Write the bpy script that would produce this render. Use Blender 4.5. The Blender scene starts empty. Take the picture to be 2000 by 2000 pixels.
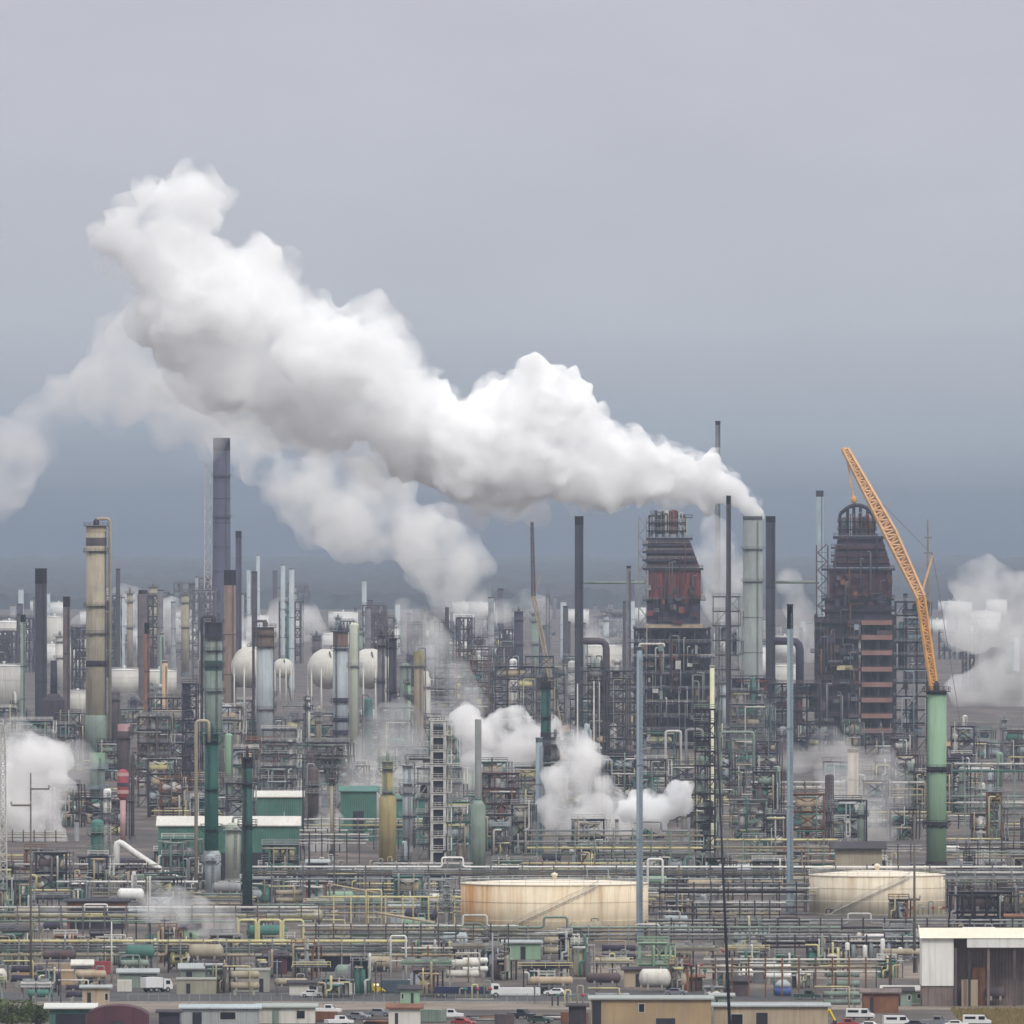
import bpy, math, random
from mathutils import Vector, Matrix, noise
R = math.radians
scene = bpy.context.scene
C = scene.collection
rnd = random.Random(7)
S = 2000.0 / 1932.0          # measurements were taken on a 1932 px wide view of the photograph
F = 9000.0                   # photo pixels per radian for distances in half units; horizon at y = 1000, camera 95 m up
K = 3.0                      # real distance in metres = D * K (a long lens: focal length F * K pixels)
CAM_H = 95.0
def gd(y): return F * CAM_H / (y - 1000.0)                    # distance of a ground point seen at row y
def wx(x, D): return (x - 1000.0) * D / F
def wz(y, D): return CAM_H - (y - 1000.0) * D / F
def ws(n, D): return n * D / F

# ------------------------------------------------------------------ materials
MATS = {}
def srgb(c):
    return tuple(((v / 255.0) / 12.92 if v <= 10 else (((v / 255.0) + 0.055) / 1.055) ** 2.4) for v in c)
def mat(name, col, rough=0.7, vary=0.25, stain=None, stain_amt=0.0, scale=0.35, metal=0.0, streak=True, ribs=0.0, spec=0.3):
    """Weathered paint: large soft patches, vertical run-off streaks, optional rust or dirt colour."""
    if name in MATS: return MATS[name]
    m = bpy.data.materials.new(name); m.use_nodes = True
    nt = m.node_tree; N = nt.nodes; L = nt.links
    b = N['Principled BSDF']; b.inputs['Roughness'].default_value = rough; b.inputs['Metallic'].default_value = metal
    b.inputs['Specular IOR Level'].default_value = spec
    tc = N.new('ShaderNodeTexCoord')
    n1 = N.new('ShaderNodeTexNoise'); n1.inputs['Scale'].default_value = scale; n1.inputs['Detail'].default_value = 5
    L.new(tc.outputs['Object'], n1.inputs['Vector'])
    mp = N.new('ShaderNodeMapping'); mp.inputs['Scale'].default_value = (1.6, 1.6, 0.09)
    L.new(tc.outputs['Object'], mp.inputs['Vector'])
    n2 = N.new('ShaderNodeTexNoise'); n2.inputs['Scale'].default_value = 1.0; n2.inputs['Detail'].default_value = 4
    L.new(mp.outputs['Vector'], n2.inputs['Vector'])
    rp = N.new('ShaderNodeMapRange'); rp.inputs['From Min'].default_value = 0.3; rp.inputs['From Max'].default_value = 0.7
    rp.inputs['To Min'].default_value = 1.0 - vary; rp.inputs['To Max'].default_value = 1.0 + vary
    L.new(n1.outputs['Fac'], rp.inputs['Value'])
    mx = N.new('ShaderNodeMix'); mx.data_type = 'RGBA'; mx.blend_type = 'MULTIPLY'; mx.inputs[0].default_value = 1.0
    mx.inputs[6].default_value = (*col, 1)
    cb = N.new('ShaderNodeCombineColor')
    for i in range(3): L.new(rp.outputs['Result'], cb.inputs[i])
    L.new(cb.outputs[0], mx.inputs[7])
    out = mx.outputs[2]
    if stain is not None:
        rr = N.new('ShaderNodeMapRange'); rr.inputs['From Min'].default_value = 0.48; rr.inputs['From Max'].default_value = 0.72
        rr.inputs['To Max'].default_value = stain_amt
        if streak: L.new(n2.outputs['Fac'], rr.inputs['Value'])
        else: L.new(n1.outputs['Fac'], rr.inputs['Value'])
        m2 = N.new('ShaderNodeMix'); m2.data_type = 'RGBA'
        L.new(rr.outputs['Result'], m2.inputs[0]); L.new(out, m2.inputs[6]); m2.inputs[7].default_value = (*stain, 1)
        out = m2.outputs[2]
    L.new(out, b.inputs['Base Color'])
    if ribs > 0:
        wv = N.new('ShaderNodeTexWave'); wv.inputs['Scale'].default_value = ribs; wv.bands_direction = 'X'
        L.new(tc.outputs['Object'], wv.inputs['Vector'])
        bp = N.new('ShaderNodeBump'); bp.inputs['Strength'].default_value = 0.6; bp.inputs['Distance'].default_value = 0.08
        L.new(wv.outputs['Fac'], bp.inputs['Height']); L.new(bp.outputs['Normal'], b.inputs['Normal'])
    MATS[name] = m
    return m
RUST = (0.16, 0.07, 0.035); DIRT = (0.09, 0.085, 0.075); SOOT = (0.03, 0.028, 0.03)

# ------------------------------------------------------------------ mesh builder
class MB:
    def __init__(s): s.v = []; s.f = []; s.sm = []
    def add(s, vs, fs, smooth=False):
        o = len(s.v); s.v += vs; s.f += [tuple(i + o for i in f) for f in fs]; s.sm += [smooth] * len(fs); return s
    def box(s, x0, x1, y0, y1, z0, z1):
        v = [(x0,y0,z0),(x1,y0,z0),(x1,y1,z0),(x0,y1,z0),(x0,y0,z1),(x1,y0,z1),(x1,y1,z1),(x0,y1,z1)]
        return s.add(v, [(0,3,2,1),(4,5,6,7),(0,1,5,4),(1,2,6,5),(2,3,7,6),(3,0,4,7)])
    def bx(s, c, d): return s.box(c[0]-d[0]/2, c[0]+d[0]/2, c[1]-d[1]/2, c[1]+d[1]/2, c[2]-d[2]/2, c[2]+d[2]/2)
    def bar(s, p, q, r, r1=None, n=6, smooth=None):
        p = Vector(p); q = Vector(q); r1 = r if r1 is None else r1
        d = (q - p)
        if d.length < 1e-6: return s
        d.normalize(); u = d.orthogonal().normalized(); w = d.cross(u)
        vs = []
        for c, rr in ((p, r), (q, r1)):
            for i in range(n):
                a = 2 * math.pi * (i + .5) / n
                vs.append(tuple(c + u * (math.cos(a) * rr) + w * (math.sin(a) * rr)))
        fs = [(i, (i+1) % n, n + (i+1) % n, n + i) for i in range(n)]
        s.add(vs, fs, n > 6 if smooth is None else smooth)
        o = len(s.v) - 2 * n
        s.f += [tuple(o + i for i in reversed(range(n))), tuple(o + n + i for i in range(n))]; s.sm += [False, False]
        return s
    def beam(s, p, q, t): return s.bar(p, q, t * .7071, n=4, smooth=False)
    def lathe(s, prof, n=24, c=(0,0), smooth=True):
        """prof: (radius, z) from bottom to top."""
        vs = []; k = len(prof)
        for r, z in prof:
            for i in range(n):
                a = 2 * math.pi * i / n
                vs.append((c[0] + r * math.cos(a), c[1] + r * math.sin(a), z))
        fs = []
        for j in range(k - 1):
            for i in range(n):
                fs.append((j*n+i, j*n+(i+1) % n, (j+1)*n+(i+1) % n, (j+1)*n+i))
        s.add(vs, fs, smooth); o = len(s.v) - k * n
        s.f.append(tuple(o + i for i in reversed(range(n)))); s.sm.append(False)
        s.f.append(tuple(o + (k-1)*n + i for i in range(n))); s.sm.append(False)
        return s
    def cyl(s, c, r, z0, z1, n=20, r1=None): return s.lathe([(r, z0), (r if r1 is None else r1, z1)], n, c)
    def ring(s, R0, R1, z0, z1, n=24, c=(0,0)):
        vs = []
        for r, z in ((R0,z0),(R1,z0),(R1,z1),(R0,z1)):
            for i in range(n):
                a = 2*math.pi*i/n; vs.append((c[0]+r*math.cos(a), c[1]+r*math.sin(a), z))
        fs = []
        for j in range(4):
            for i in range(n): fs.append((j*n+i, j*n+(i+1)%n, ((j+1)%4)*n+(i+1)%n, ((j+1)%4)*n+i))
        return s.add(vs, fs)
    def tube(s, pts, r, n=8):
        """A pipe through pts with rounded-off corners."""
        P = [Vector(p) for p in pts]; Q = [P[0]]
        for i in range(1, len(P) - 1):
            a, b, c = P[i-1], P[i], P[i+1]
            d = min(r * 2.2, (a-b).length * .45, (c-b).length * .45)
            e0 = b + (a-b).normalized() * d; e1 = b + (c-b).normalized() * d
            for t in (0, .33, .67, 1): Q.append((1-t)**2 * e0 + 2*t*(1-t) * b + t*t * e1)
        Q.append(P[-1])
        vs = []; u = None
        for i, p in enumerate(Q):
            t = (Q[min(i+1, len(Q)-1)] - Q[max(i-1, 0)]).normalized()
            if u is None: u = t.orthogonal().normalized()
            else:
                u = (u - t * u.dot(t))
                u = u.normalized() if u.length > 1e-5 else t.orthogonal().normalized()
            w = t.cross(u)
            for k in range(n):
                a = 2*math.pi*k/n; vs.append(tuple(p + u*(math.cos(a)*r) + w*(math.sin(a)*r)))
        m = len(Q)
        fs = [(j*n+i, j*n+(i+1)%n, (j+1)*n+(i+1)%n, (j+1)*n+i) for j in range(m-1) for i in range(n)]
        s.add(vs, fs, True); o = len(s.v) - m*n
        s.f += [tuple(o+i for i in reversed(range(n))), tuple(o+(m-1)*n+i for i in range(n))]; s.sm += [False, False]
        return s
    def ball(s, c, r, sz=1.0, n=24, m=12):
        return s.lathe([(max(r*math.sin(math.pi*j/m), .01), c[2] - r*sz*math.cos(math.pi*j/m)) for j in range(m+1)], n, (c[0], c[1]))
    def poly(s, pts, z0, z1):
        """prism over a ground polygon (counter-clockwise)"""
        n = len(pts); vs = [(x,y,z0) for x,y in pts] + [(x,y,z1) for x,y in pts]
        return s.add(vs, [tuple(reversed(range(n))), tuple(range(n,2*n))] + [(i,(i+1)%n,n+(i+1)%n,n+i) for i in range(n)])
    def build(s, name, m, parent=None, loc=(0,0,0)):
        me = bpy.data.meshes.new(name); me.from_pydata(s.v, [], s.f)
        me.polygons.foreach_set('use_smooth', s.sm); me.materials.append(m); me.update()
        o = bpy.data.objects.new(name, me); C.objects.link(o); o.location = loc
        if parent is not None: o.parent = parent
        return o

THINGS = []
def tag(o, label, cat, group=None):
    o['label'] = label; o['category'] = cat; o['kind'] = 'thing'
    if group: o['group'] = group
    THINGS.append(o); return o
def thing(name, label, cat, loc, group=None, rz=0.0):
    o = bpy.data.objects.new(name, None); C.objects.link(o); o.location = loc; o.rotation_euler = (0, 0, rz)
    o.empty_display_size = 2.0
    return tag(o, label, cat, group)
def kids(o): return [c for c in C.objects if c.parent == o]
CH = {}
def copy_thing(root, loc, label, rz=0.0, sc=(1,1,1), group=None, remap=None):
    def cp(o, parent):
        c = o.copy(); C.objects.link(c); c.parent = parent
        for k in o.children: cp(k, c)
        return c
    r = cp(root, None); r.location = loc; r.rotation_euler = (0,0,rz); r.scale = sc; r['label'] = label
    if group: r['group'] = group
    THINGS.append(r)
    return r
# ------------------------------------------------------------------ camera, light, sky, air
cam = bpy.data.cameras.new('camera'); co = bpy.data.objects.new('camera', cam); C.objects.link(co)
co.location = (0, 0, CAM_H); co.rotation_euler = (R(90), 0, 0)
cam.sensor_width = 36.0; cam.lens = 36.0 * F * K / 2000.0; cam.clip_start = 5.0; cam.clip_end = 200000.0
scene.camera = co
SUN_EL, SUN_AZ = 42.0, 152.0          # azimuth clockwise from +Y: behind the camera's right shoulder
sl = bpy.data.lights.new('sun', 'SUN'); sl.energy = 1.5; sl.angle = R(12); sl.color = (1.0, 0.95, 0.88)
so = bpy.data.objects.new('sun', sl); C.objects.link(so)
d = Vector((math.sin(R(SUN_AZ)) * math.cos(R(SUN_EL)), math.cos(R(SUN_AZ)) * math.cos(R(SUN_EL)), math.sin(R(SUN_EL))))
so.rotation_euler = d.to_track_quat('Z', 'Y').to_euler(); so.location = d * 800
w = bpy.data.worlds.new('World'); scene.world = w; w.use_nodes = True
nt = w.node_tree; N = nt.nodes; L = nt.links
bg = N['Background']; bg.inputs['Strength'].default_value = 0.1
sky = N.new('ShaderNodeTexSky'); sky.sky_type = 'NISHITA'; sky.sun_disc = False
sky.sun_elevation = R(SUN_EL); sky.sun_rotation = R(SUN_AZ); sky.dust_density = 4.0
tc = N.new('ShaderNodeTexCoord')
sep = N.new('ShaderNodeSeparateXYZ'); L.new(tc.outputs['Generated'], sep.inputs[0])
# overcast layer: soft banks of cloud, dark and blue near the horizon, bright overhead
mp = N.new('ShaderNodeMapping'); mp.inputs['Scale'].default_value = (1.0, 1.0, 3.0); L.new(tc.outputs['Generated'], mp.inputs['Vector'])
nz = N.new('ShaderNodeTexNoise'); nz.inputs['Scale'].default_value = 26.0; nz.inputs['Detail'].default_value = 4.0; nz.inputs['Roughness'].default_value = 0.55
L.new(mp.outputs['Vector'], nz.inputs['Vector'])
ad = N.new('ShaderNodeMath'); ad.operation = 'MULTIPLY_ADD'; ad.inputs[1].default_value = 0.0075; ad.inputs[2].default_value = -0.00375
L.new(nz.outputs['Fac'], ad.inputs[0])
a2 = N.new('ShaderNodeMath'); a2.operation = 'ADD'; L.new(ad.outputs[0], a2.inputs[0]); L.new(sep.outputs['Z'], a2.inputs[1])
mr = N.new('ShaderNodeMapRange'); mr.inputs['From Min'].default_value = -0.01; mr.inputs['From Max'].default_value = 0.99
L.new(a2.outputs[0], mr.inputs['Value'])
cr = N.new('ShaderNodeValToRGB'); L.new(mr.outputs['Result'], cr.inputs[0])
e = cr.color_ramp.elements
def sk(c, k=1.0): return tuple(10.0 * k * v for v in srgb(c)) + (1,)
STOPS = [(0.0, (98,110,123)), (0.0103, (101,113,126)), (0.0132, (134,145,155)), (0.0158, (172,180,186)), (0.0230, (196,200,207)), (0.047, (202,203,214)), (0.36, (242,243,247)), (0.7, (292,292,294)), (1.0, (308,308,310))]
while len(e) < len(STOPS): e.new(0.5)
for i, (p, c) in enumerate(STOPS): e[i].position = p; e[i].color = sk(c)
nb = N.new('ShaderNodeTexNoise'); nb.inputs['Scale'].default_value = 40.0; nb.inputs['Detail'].default_value = 5.0; L.new(mp.outputs['Vector'], nb.inputs['Vector'])
nr = N.new('ShaderNodeMapRange'); nr.inputs['From Min'].default_value = .3; nr.inputs['From Max'].default_value = .7; nr.inputs['To Min'].default_value = .965; nr.inputs['To Max'].default_value = 1.035; L.new(nb.outputs['Fac'], nr.inputs['Value'])
nv = N.new('ShaderNodeVectorMath'); nv.operation = 'SCALE'; L.new(cr.outputs[0], nv.inputs[0]); L.new(nr.outputs[0], nv.inputs['Scale'])
mixc = N.new('ShaderNodeMix'); mixc.data_type = 'RGBA'; mixc.inputs[0].default_value = 0.93
L.new(sky.outputs[0], mixc.inputs[6]); L.new(nv.outputs[0], mixc.inputs[7]); L.new(mixc.outputs[2], bg.inputs['Color'])
scene.view_settings.view_transform = 'Standard'; scene.view_settings.look = 'None'; scene.view_settings.gamma = 1.0; scene.view_settings.exposure = 0.0
cy = scene.cycles
cy.use_denoising = True; cy.denoiser = 'OPENIMAGEDENOISE'; cy.max_bounces = 66; cy.diffuse_bounces = 3; cy.glossy_bounces = 2; cy.volume_bounces = 64; cy.transparent_max_bounces = 8
cy.use_adaptive_sampling = True; cy.adaptive_threshold = 0.02
cy.caustics_reflective = False; cy.caustics_refractive = False

def volume_mat(name, col, density, aniso=0.0, noise_scale=None, lo=0.4, hi=0.62):
    m = bpy.data.materials.new(name); m.use_nodes = True; nt = m.node_tree; N = nt.nodes; L = nt.links
    N.remove(N['Principled BSDF'])
    v = N.new('ShaderNodeVolumePrincipled'); v.inputs['Color'].default_value = (*col, 1); v.inputs['Density'].default_value = density
    v.inputs['Anisotropy'].default_value = aniso
    L.new(v.outputs[0], N['Material Output'].inputs['Volume'])
    if noise_scale:
        tc = N.new('ShaderNodeTexCoord'); n1 = N.new('ShaderNodeTexNoise'); n1.inputs['Scale'].default_value = noise_scale; n1.inputs['Detail'].default_value = 3
        L.new(tc.outputs['Object'], n1.inputs['Vector'])
        mr = N.new('ShaderNodeMapRange'); mr.inputs['From Min'].default_value = lo; mr.inputs['From Max'].default_value = hi; mr.inputs['To Max'].default_value = density
        L.new(n1.outputs['Fac'], mr.inputs['Value']); L.new(mr.outputs['Result'], v.inputs['Density'])
    return m
HAZE_DENSITY = 0.000035
hz = MB().box(-4000, 4000, -600, 24300, -3.0, 262.0).build('haze', volume_mat('haze_air', (0.50, 0.58, 0.72), HAZE_DENSITY))
hz['kind'] = 'stuff'; hz['label'] = 'thin grey blue haze hanging over the whole refinery'

# ------------------------------------------------------------------ steam
def blob_mesh(pts, vox, bill, seed):
    """Union of balls, remeshed into one skin and roughened into billows. bill: (cell size, height) pairs in metres."""
    b = MB()
    for c, r in pts: 
        k = len(b.v); b.ball((0,0,0), r, 1.0, 20, 12)
        b.v[k:] = [(x+c[0], y+c[1], z+c[2]) for x,y,z in b.v[k:]]
    me = bpy.data.meshes.new('steam'); me.from_pydata(b.v, [], b.f)
    o = bpy.data.objects.new('tmp', me); C.objects.link(o)
    m = o.modifiers.new('r', 'REMESH'); m.mode = 'VOXEL'; m.voxel_size = vox
    m2 = o.modifiers.new('s', 'SMOOTH'); m2.iterations = 3; m2.factor = 0.5
    dg = bpy.context.evaluated_depsgraph_get(); dg.update()
    me2 = bpy.data.meshes.new_from_object(o.evaluated_get(dg)); bpy.data.objects.remove(o)
    off = Vector((seed * 17.3, seed * 5.1, seed * 9.7))
    nm = [v.normal.copy() for v in me2.vertices]
    for v, n in zip(me2.vertices, nm):
        p = v.co + off; dd = 0.0
        w = noise.noise_vector(p * (1.0 / (bill[0][0] * 1.3))) * (bill[0][0] * 0.25)
        for s_, h in bill: dd += h * (0.55 - noise.voronoi((p + w) * (1.0 / s_))[0][0])
        v.co = v.co + n * dd
    o = bpy.data.objects.new('tmp', me2); C.objects.link(o)      # a second skin, free of folds
    m = o.modifiers.new('r', 'REMESH'); m.mode = 'VOXEL'; m.voxel_size = vox * .9
    dg = bpy.context.evaluated_depsgraph_get(); dg.update()
    me3 = bpy.data.meshes.new_from_object(o.evaluated_get(dg)); bpy.data.objects.remove(o)
    for p in me3.polygons: p.use_smooth = True
    return me3
def steam(name, label, blobs, D, material, vox=1.6, bill=((22,9),(9,4),(4,1.6)), depth=0.5, seed=1, parent=None, group=None, halo=None):
    rr = random.Random(seed)
    c0 = None; pts = []
    for x, y, r in blobs:
        x *= S; y *= S; r *= S
        p = Vector((wx(x, D), D * K + rr.uniform(-1, 1) * depth * ws(r, D), wz(y, D)))
        if c0 is None: c0 = p.copy()
        pts.append((p - c0, ws(r, D)))
    me = blob_mesh(pts, vox, bill, seed); me.name = name; me.materials.clear(); me.materials.append(material)
    o = bpy.data.objects.new(name, me); C.objects.link(o); o.location = c0
    if halo: 
        k = blob_mesh([(c, r + halo[0]) for c, r in pts], vox*1.6, halo[2], seed + .4); k.materials.clear(); k.materials.append(halo[1]); h_ = bpy.data.objects.new('soft_edge', k); C.objects.link(h_); h_.parent = o
    if parent is None: tag(o, label, 'steam', group)
    else:
        o.location = c0 - parent.location; o.parent = parent; o['label'] = 'softer, thinning far end of the great plume'
    return o
ST_DENSE = volume_mat('steam_dense', (1.0, 1.0, 1.0), 0.9, 0.0, 0.05, .42, .72)
ST_DENSE2 = volume_mat('steam_dense_small', (1.0, 1.0, 1.0), 1.8, 0.0, .13, .38, .7)
ST_MID = volume_mat('steam_mid', (1.0, 0.995, 0.985), 0.085, 0.0, .04, .38, .70)
ST_MID2 = volume_mat('steam_mid_small', (0.99, 0.985, 0.98), 0.42, 0.0, .10, .40, .70)
ST_VEIL = volume_mat('steam_veil', (1.0, 0.99, 0.985), 0.055, 0.0, .03, .38, .70)
ST_WISP = volume_mat('steam_wisp', (0.98, 0.975, 0.965), 0.08, 0.0, .06, .38, .7)
ST_WISP2 = volume_mat('steam_wisp_small', (0.98, 0.975, 0.965), 0.09, 0.0, .09, .4, .7)
ST_WISP3 = volume_mat('steam_wisp_near', (0.98, 0.975, 0.965), 0.18, 0.0, .16, .4, .7)
ST_HALO = volume_mat('steam_soft_edge', (1.0, 1.0, 1.0), 0.2, 0.0, 0.09, .45, .7)
ST_SOFT = volume_mat('steam_soft', (1.0, 1.0, 1.0), 0.36, 0.0, 0.045, .40, .72)
ST_HALO2 = volume_mat('steam_soft_veil', (1.0, 1.0, 1.0), 0.10, 0.0, 0.07, .42, .7)
ST_TIP = volume_mat('steam_jet_dense', (1.0, 1.0, 1.0), 0.32)
# ------------------------------------------------------------------ paints
STEEL  = mat('galvanised_steel', (0.26,0.27,0.275), 0.6, 0.25, DIRT, 0.5, 0.3)
GREYST = mat('grey_steel', (0.13,0.135,0.145), 0.7, 0.3, RUST, 0.35, 0.3)
DARKST = mat('dark_steel', (0.035,0.033,0.042), 0.75, 0.35, RUST, 0.3, 0.3)
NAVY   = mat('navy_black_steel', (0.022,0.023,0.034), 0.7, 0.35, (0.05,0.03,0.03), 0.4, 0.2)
MAUVE  = mat('brown_mauve_steel', (0.085,0.068,0.075), 0.75, 0.35, RUST, 0.5, 0.3)
PALER  = mat('pale_rail', (0.54,0.53,0.50), 0.7, 0.2, DIRT, 0.4, 0.4)
WHITE  = mat('white_paint', (0.74,0.74,0.71), 0.55, 0.08, (0.35,0.30,0.24), 0.35, 0.12)
OFFW   = mat('off_white_paint', (0.60,0.585,0.53), 0.6, 0.1, (0.28,0.20,0.13), 0.35, 0.12)
CREAM  = mat('cream_paint', (0.80,0.68,0.48), 0.6, 0.08, (0.46,0.22,0.07), 0.55, 0.10)
CREAM2 = mat('clean_cream_paint', (0.78,0.70,0.56), 0.6, 0.07, (0.45,0.30,0.17), 0.3, 0.10)
BEIGE  = mat('beige_insulation', (0.36,0.32,0.235), 0.7, 0.15, (0.20,0.14,0.08), 0.55, 0.2)
TAN    = mat('tan_paint', (0.42,0.34,0.24), 0.7, 0.12, (0.22,0.13,0.07), 0.45, 0.2)
YELLOW = mat('faded_yellow_pipe', (0.58,0.53,0.28), 0.65, 0.15, RUST, 0.35, 0.2)
YCOL   = mat('mustard_insulation', (0.34,0.29,0.13), 0.7, 0.15, (0.16,0.10,0.05), 0.5, 0.2)
PGREEN = mat('pale_green_paint', (0.235,0.37,0.25), 0.6, 0.12, (0.20,0.24,0.15), 0.5, 0.12)
SGREEN = mat('grey_green_paint', (0.21,0.27,0.225), 0.65, 0.2, DIRT, 0.45, 0.2)
TEAL   = mat('teal_paint', (0.010,0.080,0.066), 0.6, 0.2, (0.02,0.045,0.05), 0.6, 0.2)
MTEAL  = mat('mid_teal_paint', (0.06,0.17,0.14), 0.6, 0.2, (0.04,0.09,0.08), 0.5, 0.2)
BLUEG  = mat('blue_grey_paint', (0.25,0.31,0.35), 0.55, 0.12, DIRT, 0.35, 0.15)
LBLUE  = mat('light_blue_grey_paint', (0.38,0.43,0.45), 0.55, 0.12, DIRT, 0.35, 0.15)
BRICK  = mat('red_oxide_cladding', (0.21,0.058,0.045), 0.75, 0.2, (0.10,0.04,0.04), 0.6, 0.25, ribs=0.5)
MAROON = mat('maroon_cladding', (0.085,0.03,0.04), 0.75, 0.25, (0.04,0.025,0.035), 0.6, 0.25)
PINKP  = mat('faded_pink_deck', (0.27,0.155,0.13), 0.75, 0.15, (0.30,0.15,0.08), 0.5, 0.2)
PURPLE = mat('purple_grey_steel', (0.045,0.040,0.068), 0.75, 0.3, (0.03,0.025,0.03), 0.5, 0.25)
BROWNS = mat('brown_stack_paint', (0.20,0.135,0.105), 0.75, 0.15, SOOT, 0.4, 0.2)
RUSTS  = mat('rusty_steel', (0.20,0.09,0.05), 0.8, 0.3, (0.10,0.05,0.03), 0.6, 0.3)
REDP   = mat('faded_red_paint', (0.33,0.06,0.07), 0.65, 0.2, (0.15,0.04,0.05), 0.5, 0.3)
PINK   = mat('pale_pink_paint', (0.52,0.33,0.32), 0.65, 0.15, (0.4,0.2,0.18), 0.4, 0.3)
ORANGE = mat('crane_orange', (0.68,0.35,0.09), 0.6, 0.15, (0.40,0.18,0.06), 0.4, 0.3)
ORANG2 = mat('crane_pale_orange', (0.74,0.46,0.24), 0.6, 0.12, (0.45,0.24,0.08), 0.4, 0.3)
CONC   = mat('concrete', (0.30,0.295,0.265), 0.9, 0.15, (0.15,0.14,0.12), 0.5, 0.25)
SHEET  = mat('weathered_sheet_metal', (0.34,0.37,0.37), 0.6, 0.12, (0.20,0.17,0.14), 0.4, 0.25, ribs=0.6)
SHGRN  = mat('green_sheet_metal', (0.055,0.155,0.115), 0.65, 0.2, (0.12,0.14,0.12), 0.6, 0.25, ribs=0.5)
BRSHED = mat('brown_sheet_metal', (0.18,0.14,0.128), 0.8, 0.25, (0.07,0.05,0.045), 0.6, 0.3, ribs=0.5)
TANW   = mat('tan_block_wall', (0.37,0.265,0.15), 0.85, 0.15, (0.26,0.21,0.16), 0.6, 0.2)
ROOFW  = mat('pale_membrane', (0.58,0.59,0.56), 0.75, 0.12, (0.3,0.28,0.25), 0.4, 0.15, streak=False)
ROOFG  = mat('grey_green_membrane', (0.33,0.36,0.34), 0.8, 0.15, (0.18,0.17,0.15), 0.5, 0.2, streak=False)
ASPH   = mat('asphalt', (0.055,0.055,0.058), 0.9, 0.2, (0.09,0.085,0.08), 0.5, 0.15, streak=False)
DIRTR  = mat('dirt_road', (0.20,0.165,0.135), 0.95, 0.2, (0.28,0.24,0.20), 0.5, 0.10, streak=False)
GLASSD = mat('dark_glass', (0.012,0.014,0.02), 0.15, 0.1)
RUBBER = mat('tyre_rubber', (0.02,0.02,0.02), 0.9, 0.1)
CYELL  = mat('machine_yellow', (0.70,0.50,0.03), 0.5, 0.1, DIRT, 0.3, 0.5)
CBLUE  = mat('tank_blue', (0.06,0.12,0.32), 0.5, 0.12, DIRT, 0.3, 0.3)
CRED   = mat('car_red', (0.30,0.05,0.05), 0.4, 0.05)
CWHITE = mat('car_white', (0.72,0.72,0.72), 0.35, 0.03)
CGREY  = mat('car_grey', (0.18,0.19,0.21), 0.35, 0.03)
CDARK  = mat('car_dark', (0.03,0.035,0.045), 0.35, 0.03)
CDGREEN= mat('truck_dark_green', (0.03,0.06,0.05), 0.5, 0.1)
WOOD   = mat('pole_wood', (0.13,0.115,0.10), 0.9, 0.2, (0.07,0.06,0.05), 0.4, 0.6)
BROWNW = mat('brown_pole', (0.085,0.06,0.05), 0.9, 0.2)
INSUL  = mat('glazed_insulator', (0.35,0.33,0.3), 0.3, 0.05)

def spot(x, D, dy=0.0): return (wx(x, D), D * K + dy, 0.0)
def railing(r, z, parent, m, sweep=None):
    b = MB()
    for dz in (0.55, 1.1): b.ring(r - .05, r + .05, z + dz - .06, z + dz + .06, 20)
    for k in range(12):
        a = 2*math.pi*k/12; b.box(r*math.cos(a)-.05, r*math.cos(a)+.05, r*math.sin(a)-.05, r*math.sin(a)+.05, z, z + 1.12)
    return b.build('railing', m, parent)
def box_railing(x0, x1, y0, y1, z, parent, m, t=.06):
    b = MB()
    for dz in (.55, 1.1):
        b.box(x0, x1, y0-t, y0+t, z+dz-t, z+dz+t); b.box(x0, x1, y1-t, y1+t, z+dz-t, z+dz+t)
        b.box(x0-t, x0+t, y0, y1, z+dz-t, z+dz+t); b.box(x1-t, x1+t, y0, y1, z+dz-t, z+dz+t)
    n = max(2, int((x1-x0)/2.5))
    for i in range(n+1):
        x = x0 + (x1-x0)*i/n
        for y in (y0, y1): b.box(x-t*.8, x+t*.8, y-t*.8, y+t*.8, z, z+1.15)
    return b.build('railing', m, parent)
def ladder(p, ang, r, z0, z1, m):
    """caged ladder up the side of a round shell"""
    b = MB(); ca, sa = math.cos(ang), math.sin(ang)
    for s in (-.25, .25):
        x = ca*(r+.25) - sa*s; y = sa*(r+.25) + ca*s
        b.box(x-.06, x+.06, y-.06, y+.06, z0, z1)
    z = z0 + 1
    while z < z1:
        b.bar((ca*(r+.25)-sa*.25, sa*(r+.25)+ca*.25, z), (ca*(r+.25)+sa*.25, sa*(r+.25)-ca*.25, z), .04, n=4)
        if z > z0 + 2.5: b.ring(.33, .40, z-.05, z+.05, 8, (ca*(r+.45), sa*(r+.45)))
        z += 1.0
    return b.build('ladder', m, p)

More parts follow.
